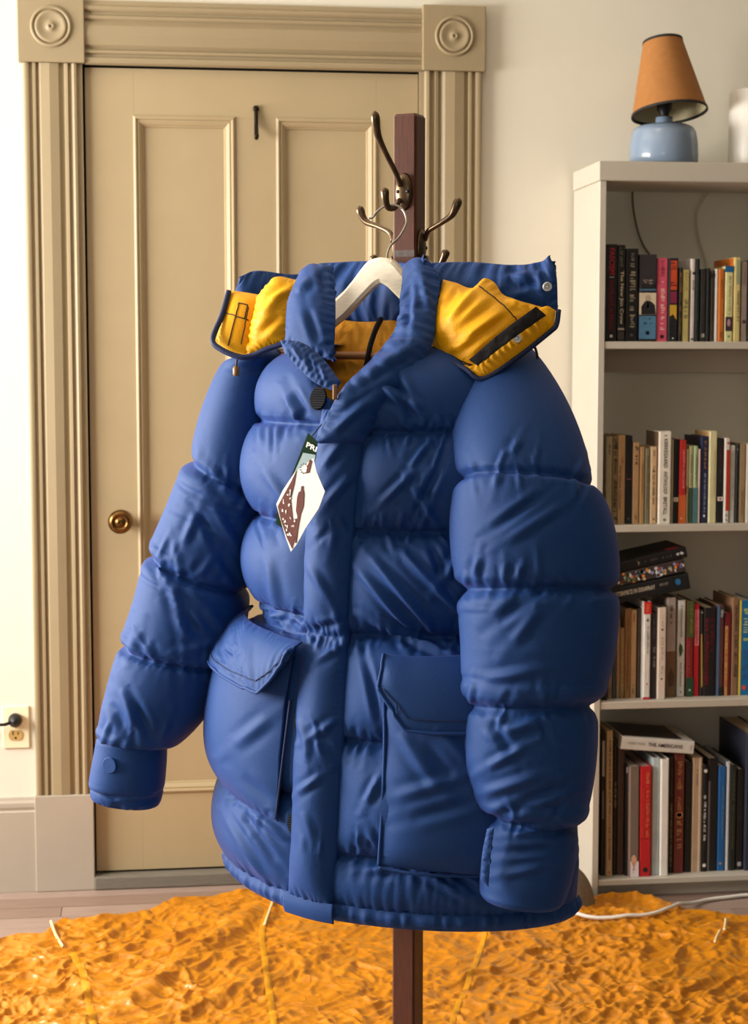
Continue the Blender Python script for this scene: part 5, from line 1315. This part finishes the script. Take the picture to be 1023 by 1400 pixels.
u = np.linspace(0, 1, nu)
near_x = np.linspace(fe[0, 0] + .18, fe[-1, 0] - .25, nu)
near_y = Yn + .03 * np.sin(u * 21) + .02 * np.sin(u * 47 + 1)
v = np.linspace(0, 1, nv)[:, None]
X = (1 - v) * fe[None, :, 0] + v * near_x[None]; Y = (1 - v) * fe[None, :, 1] + v * near_y[None]
def vnoise(x, y, f, seed):
    r = np.random.RandomState(seed).rand(64, 64)
    x, y = x * f + 100, y * f + 100
    i, j = np.floor(x).astype(int), np.floor(y).astype(int); a, b = x - i, y - j
    a, b = a * a * (3 - 2 * a), b * b * (3 - 2 * b)
    g = lambda p, q: r[p % 64, q % 64]
    return (g(i, j) * (1 - a) + g(i + 1, j) * a) * (1 - b) + (g(i, j + 1) * (1 - a) + g(i + 1, j + 1) * a) * b
def ridge(x, y, f, seed): return 1 - np.abs(2 * vnoise(x, y, f, seed) - 1)
wx = X + .10 * (vnoise(X, Y, 5, 1) - .5) + .03 * (vnoise(X, Y, 17, 2) - .5); wy = Y + .10 * (vnoise(X, Y, 5, 3) - .5) + .03 * (vnoise(X, Y, 17, 4) - .5)
A = .7
rx, ry = wx * math.cos(A) + wy * math.sin(A), -wx * math.sin(A) + wy * math.cos(A)
def fac(x, y, f, seed):      # faceted crumple: lowest of several tilted planes around scattered points
    r = np.random.RandomState(seed); P = r.rand(64, 64, 5)
    gx, gy = x * f + 200, y * f + 200
    i, j = np.floor(gx).astype(int), np.floor(gy).astype(int); best = np.full(x.shape, 9.0); sec = best.copy()
    for di in (-1, 0, 1):
        for dj in (-1, 0, 1):
            q = P[(i + di) % 64, (j + dj) % 64]
            dx, dy = gx - (i + di + q[..., 0]), gy - (j + dj + q[..., 1])
            c, sn = np.cos(q[..., 2] * 3.14), np.sin(q[..., 2] * 3.14)
            d = np.hypot(dx * c + dy * sn, (dx * sn - dy * c) * (1.3 + 1.6 * q[..., 3]))
            sec = np.where(d < best, best, np.minimum(sec, d)); best = np.minimum(best, d)
    return (sec - best).clip(0, 1)
cx_, cy_ = rx * .62, ry * 1.5
Z = .009 * ridge(rx, ry, 5, 5) ** 2 + .013 * (1 - fac(cx_, cy_, 9, 6)) ** 2.6 + .013 * (1 - fac(wx, wy, 16, 7)) ** 2.6 * (.3 + vnoise(X, Y, 4, 21)) + .010 * (1 - fac(cx_, cy_, 25, 8)) ** 2.4 * (.2 + vnoise(X, Y, 5, 22)) + .005 * (1 - fac(wx, wy, 44, 9)) ** 2 * vnoise(X, Y, 6, 23)
Z *= .6
Z += .008 * vnoise(X, Y, 3.2, 10)
for _ in range(1): Z[1:-1, 1:-1] = (Z[1:-1, 1:-1] * 4 + Z[:-2, 1:-1] + Z[2:, 1:-1] + Z[1:-1, :-2] + Z[1:-1, 2:]) / 8
# long soft folds seen in the photograph: one sweeping up to the coat stand, one lower
def long_fold(p, q, w, h):
    global Z
    a, b = onZ(*p, .0)[:2], onZ(*q, .0)[:2]
    d = b - a; L = np.hypot(*d); d = d / L
    t = ((X - a[0]) * d[0] + (Y - a[1]) * d[1]) / L; s = (X - a[0]) * -d[1] + (Y - a[1]) * d[0]
    m = np.clip(np.minimum(t, 1 - t) * 6, 0, 1)
    Z = Z + h * np.exp(-(s / w) ** 2) * m
long_fold((150, 1400), (372, 1232), .03, .016)
long_fold((180, 1420), (390, 1335), .022, .012)
long_fold((610, 1360), (750, 1290), .03, .012)
long_fold((690, 1300), (640, 1270), .03, .014)
edge = np.clip(np.minimum(np.minimum(v * 14, (1 - v) * 14), np.minimum(u, 1 - u)[None] * 30), 0, 1)
Z = .003 + (Z - .006).clip(0, None) * (.45 + .55 * edge) + .018 * np.exp(-(v / .03) ** 2) * ridge(X, Y, 9, 12)
clo = mk('floor_cloth', np.stack([X, Y, Z], 2).reshape(-1, 3), grid_faces(nv, nu, False), M_sat, smooth=True, base=(.3, -.7, 0))
tag(clo, 'crumpled ochre nylon cloth spread on the floor under the jacket', 'cloth')
def surf_z(x, y):
    k = np.argmin((X - x) ** 2 + (Y - y) ** 2); return Z.flat[k]
def strip(name, pts, w, m, lift=.0012, ref=None):
    P = spline([onZ(a, b, .02) for a, b in pts], 70)
    T = np.gradient(P, axis=0); T /= np.linalg.norm(T, axis=1)[:, None]; S_ = np.cross(T, UPV)
    V = []
    for i, p in enumerate(P):
        for s in (-1, 0, 1):
            q = p + S_[i] * s * w; q[2] = surf_z(q[0], q[1]) + lift + (.0015 if s == 0 else 0); V.append(q)
    F = [(i * 3 + j, i * 3 + j + 1, i * 3 + j + 4, i * 3 + j + 3) for i in range(len(P) - 1) for j in (0, 1)]
    o = mk(name, V, F, m, ref, smooth=True)
    return o
M_seam = mat('seam_tape', (206, 140, 16), .4, var=.12, vscale=60, spec=.5)
strip('seam_tape', [(366, 1240), (358, 1270), (362, 1310), (368, 1350), (378, 1410)], .007, M_seam, ref=clo)
strip('seam_tape', [(98, 1300), (112, 1325), (118, 1350), (124, 1375), (132, 1410)], .008, M_seam, ref=clo)
strip('seam_tape', [(672, 1250), (655, 1300), (640, 1340), (622, 1380), (610, 1420)], .006, M_seam, ref=clo)
M_tabw = mat('cream_cord_loop', (236, 208, 150), .5, var=.05)
for pts in (((70, 1267), (76, 1276), (86, 1293)), ((379, 1218), (371, 1237), (362, 1262)), ((993, 1258), (992, 1268), (991, 1276)), ((985, 1276), (981, 1283), (978, 1290))):
    P = [onZ(a, b, .02) for a, b in pts]
    for p in P: p[2] = surf_z(p[0], p[1]) + .008
    mk('cord_loop', *tube(spline(P, 16), .0036, 8), M_tabw, clo, smooth=True)
# white cable lying over the far edge of the cloth
M_cab = mat('white_cable', (232, 226, 216), .4, var=.02)
P = [onZ(a, b, z) for a, b, z in ((700, 1210, .05), (740, 1222, .05), (762, 1230, .05), (785, 1238, .045), (815, 1241, .045), (860, 1241, .042), (905, 1238, .035), (955, 1230, .012), (1000, 1225, .008), (1040, 1222, .008), (1150, 1222, .008))]
P = spline(P, 90)
for p in P: p[2] = max(.006, surf_z(p[0], p[1]) + .0055 if (p[1] < np.interp(p[0], fe[:, 0], fe[:, 1]) + .01) else .006)
for _ in range(12): P[1:-1, 2] = np.maximum(P[1:-1, 2], (P[:-2, 2] + P[2:, 2]) / 2)
tag(mk('power_cable', *tube(P, .0045, 10), M_cab, smooth=True), 'white cable running along the floor past the bookcase foot', 'cable')

# ------------------------------------------------------------------ paper hang tag
M_card = mat('tag_card_white', (222, 218, 210), .6, var=.02)
M_green = mat('tag_green', (24, 46, 28), .85, var=.08, spec=.08)
M_teal = mat('tag_pale_teal', (120, 144, 146), .5, var=.08)
M_brown = mat('tag_brown_ink', (100, 50, 40), .85, var=.18, vscale=120)
tg_d = 2.205
tg = empty('hang_tag', onD(414, 594, 2.235), 'white diamond paper hang tag with brown mountain print on the jacket front', 'hang tag')
def tgp(x, y):      # the card leans a little and follows the chest
    return onD(x, y, 2.212 + .00075 * (425 - x))
def card(name, pts, m, parent, lift, th=.0006):
    n_ = -FWD * math.cos(.6) - RGT * math.sin(.6)
    A_ = np.array([tgp(*p) for p in pts]); k = len(pts)
    V = np.concatenate([A_ + n_ * lift, A_ + n_ * (lift - th)])
    F = [tuple(range(k)), tuple(range(2 * k - 1, k - 1, -1))] + [(i, k + i, k + (i + 1) % k, (i + 1) % k) for i in range(k)]
    return mk(name, V, F, m, parent)
bc = card('back_card', [(420, 592), (433, 604), (431, 624), (414, 700), (390, 726), (376, 716), (378, 700)], M_green, tg, -.002)
card('card_window', [(414, 619), (431, 622), (429, 640), (405, 655), (396, 660)], M_teal, bc, -.0008)
fc = card('front_card', [(430, 626), (434, 645), (445.5, 672), (437, 695), (419, 722), (407, 744), (399, 754), (392, 735), (384, 708), (379, 689), (388, 670), (404, 646)], M_card, tg, .002)
card('mountain_print', [(407, 643), (404, 662), (399, 682), (401, 700), (402, 710), (410, 708), (409, 722), (404, 738), (401, 750), (394, 735), (386, 712), (381.5, 692), (390, 676), (400, 658)], M_brown, fc, .0028)
card('figure_print', [(413.5, 665), (416, 664), (416.5, 670), (417.5, 675), (417, 684), (416.5, 692), (413, 702), (409, 722), (406.5, 742), (405, 742), (407, 722), (408.5, 706), (406.5, 698), (408, 680), (410, 673), (413, 671)], M_brown, fc, .0030)
card('emblem_print', [(425.5, 628), (428, 630), (424.5, 646), (420, 647), (422, 637)], M_brown, fc, .0028)
rr = random.Random(9)
M_fleck = M_card
for i in range(26):
    y = rr.uniform(668, 738); lo_ = np.interp(y, [668, 692, 712, 738], [396, 384, 389, 397]); hi_ = np.interp(y, [668, 682, 708, 738], [402, 398, 405, 401])
    x = rr.uniform(lo_, hi_)
    card('snow_fleck', [(x, y), (x + rr.uniform(.8, 2), y + rr.uniform(-1, 1)), (x + rr.uniform(1, 2.6), y + rr.uniform(2, 5)), (x + rr.uniform(-.6, .6), y + rr.uniform(1.5, 4))], M_fleck, fc, .0033)
for i in range(11):
    t = i / 11 * 6.28
    x, y = 416.5 + 5 * math.cos(t), 640 + 6.5 * math.sin(t)
    card('ring_mark', [(x, y), (x + 1.3, y - .5), (x + 1.2, y + 1), (x, y + 1.2)], M_brown, fc, .0028)
# lettering on the green head of the back card, cut off by the placket
p0, p1, p2 = tgp(418.2, 611), tgp(432.2, 618.2), tgp(420.2, 604)
ex = p1 - p0; L_ = np.linalg.norm(ex); ex /= L_; ey = p2 - p0; ey -= ex * ey.dot(ex); H_ = np.linalg.norm(ey); ey /= H_
Mx = np.eye(4); Mx[:3, 0] = ex; Mx[:3, 1] = ey; Mx[:3, 2] = np.cross(ex, ey); Mx[:3, 3] = p0 + (-FWD) * .0000
text('PRI', Mx, L_, H_, M_card, bc, 'tag_lettering', .03)
mk('tag_string', *tube(spline([tgp(427, 596), onD(432, 590, 2.222), onD(440, 580, 2.235)], 12), .0008, 6), M_thread, tg, smooth=True)
flush_text()
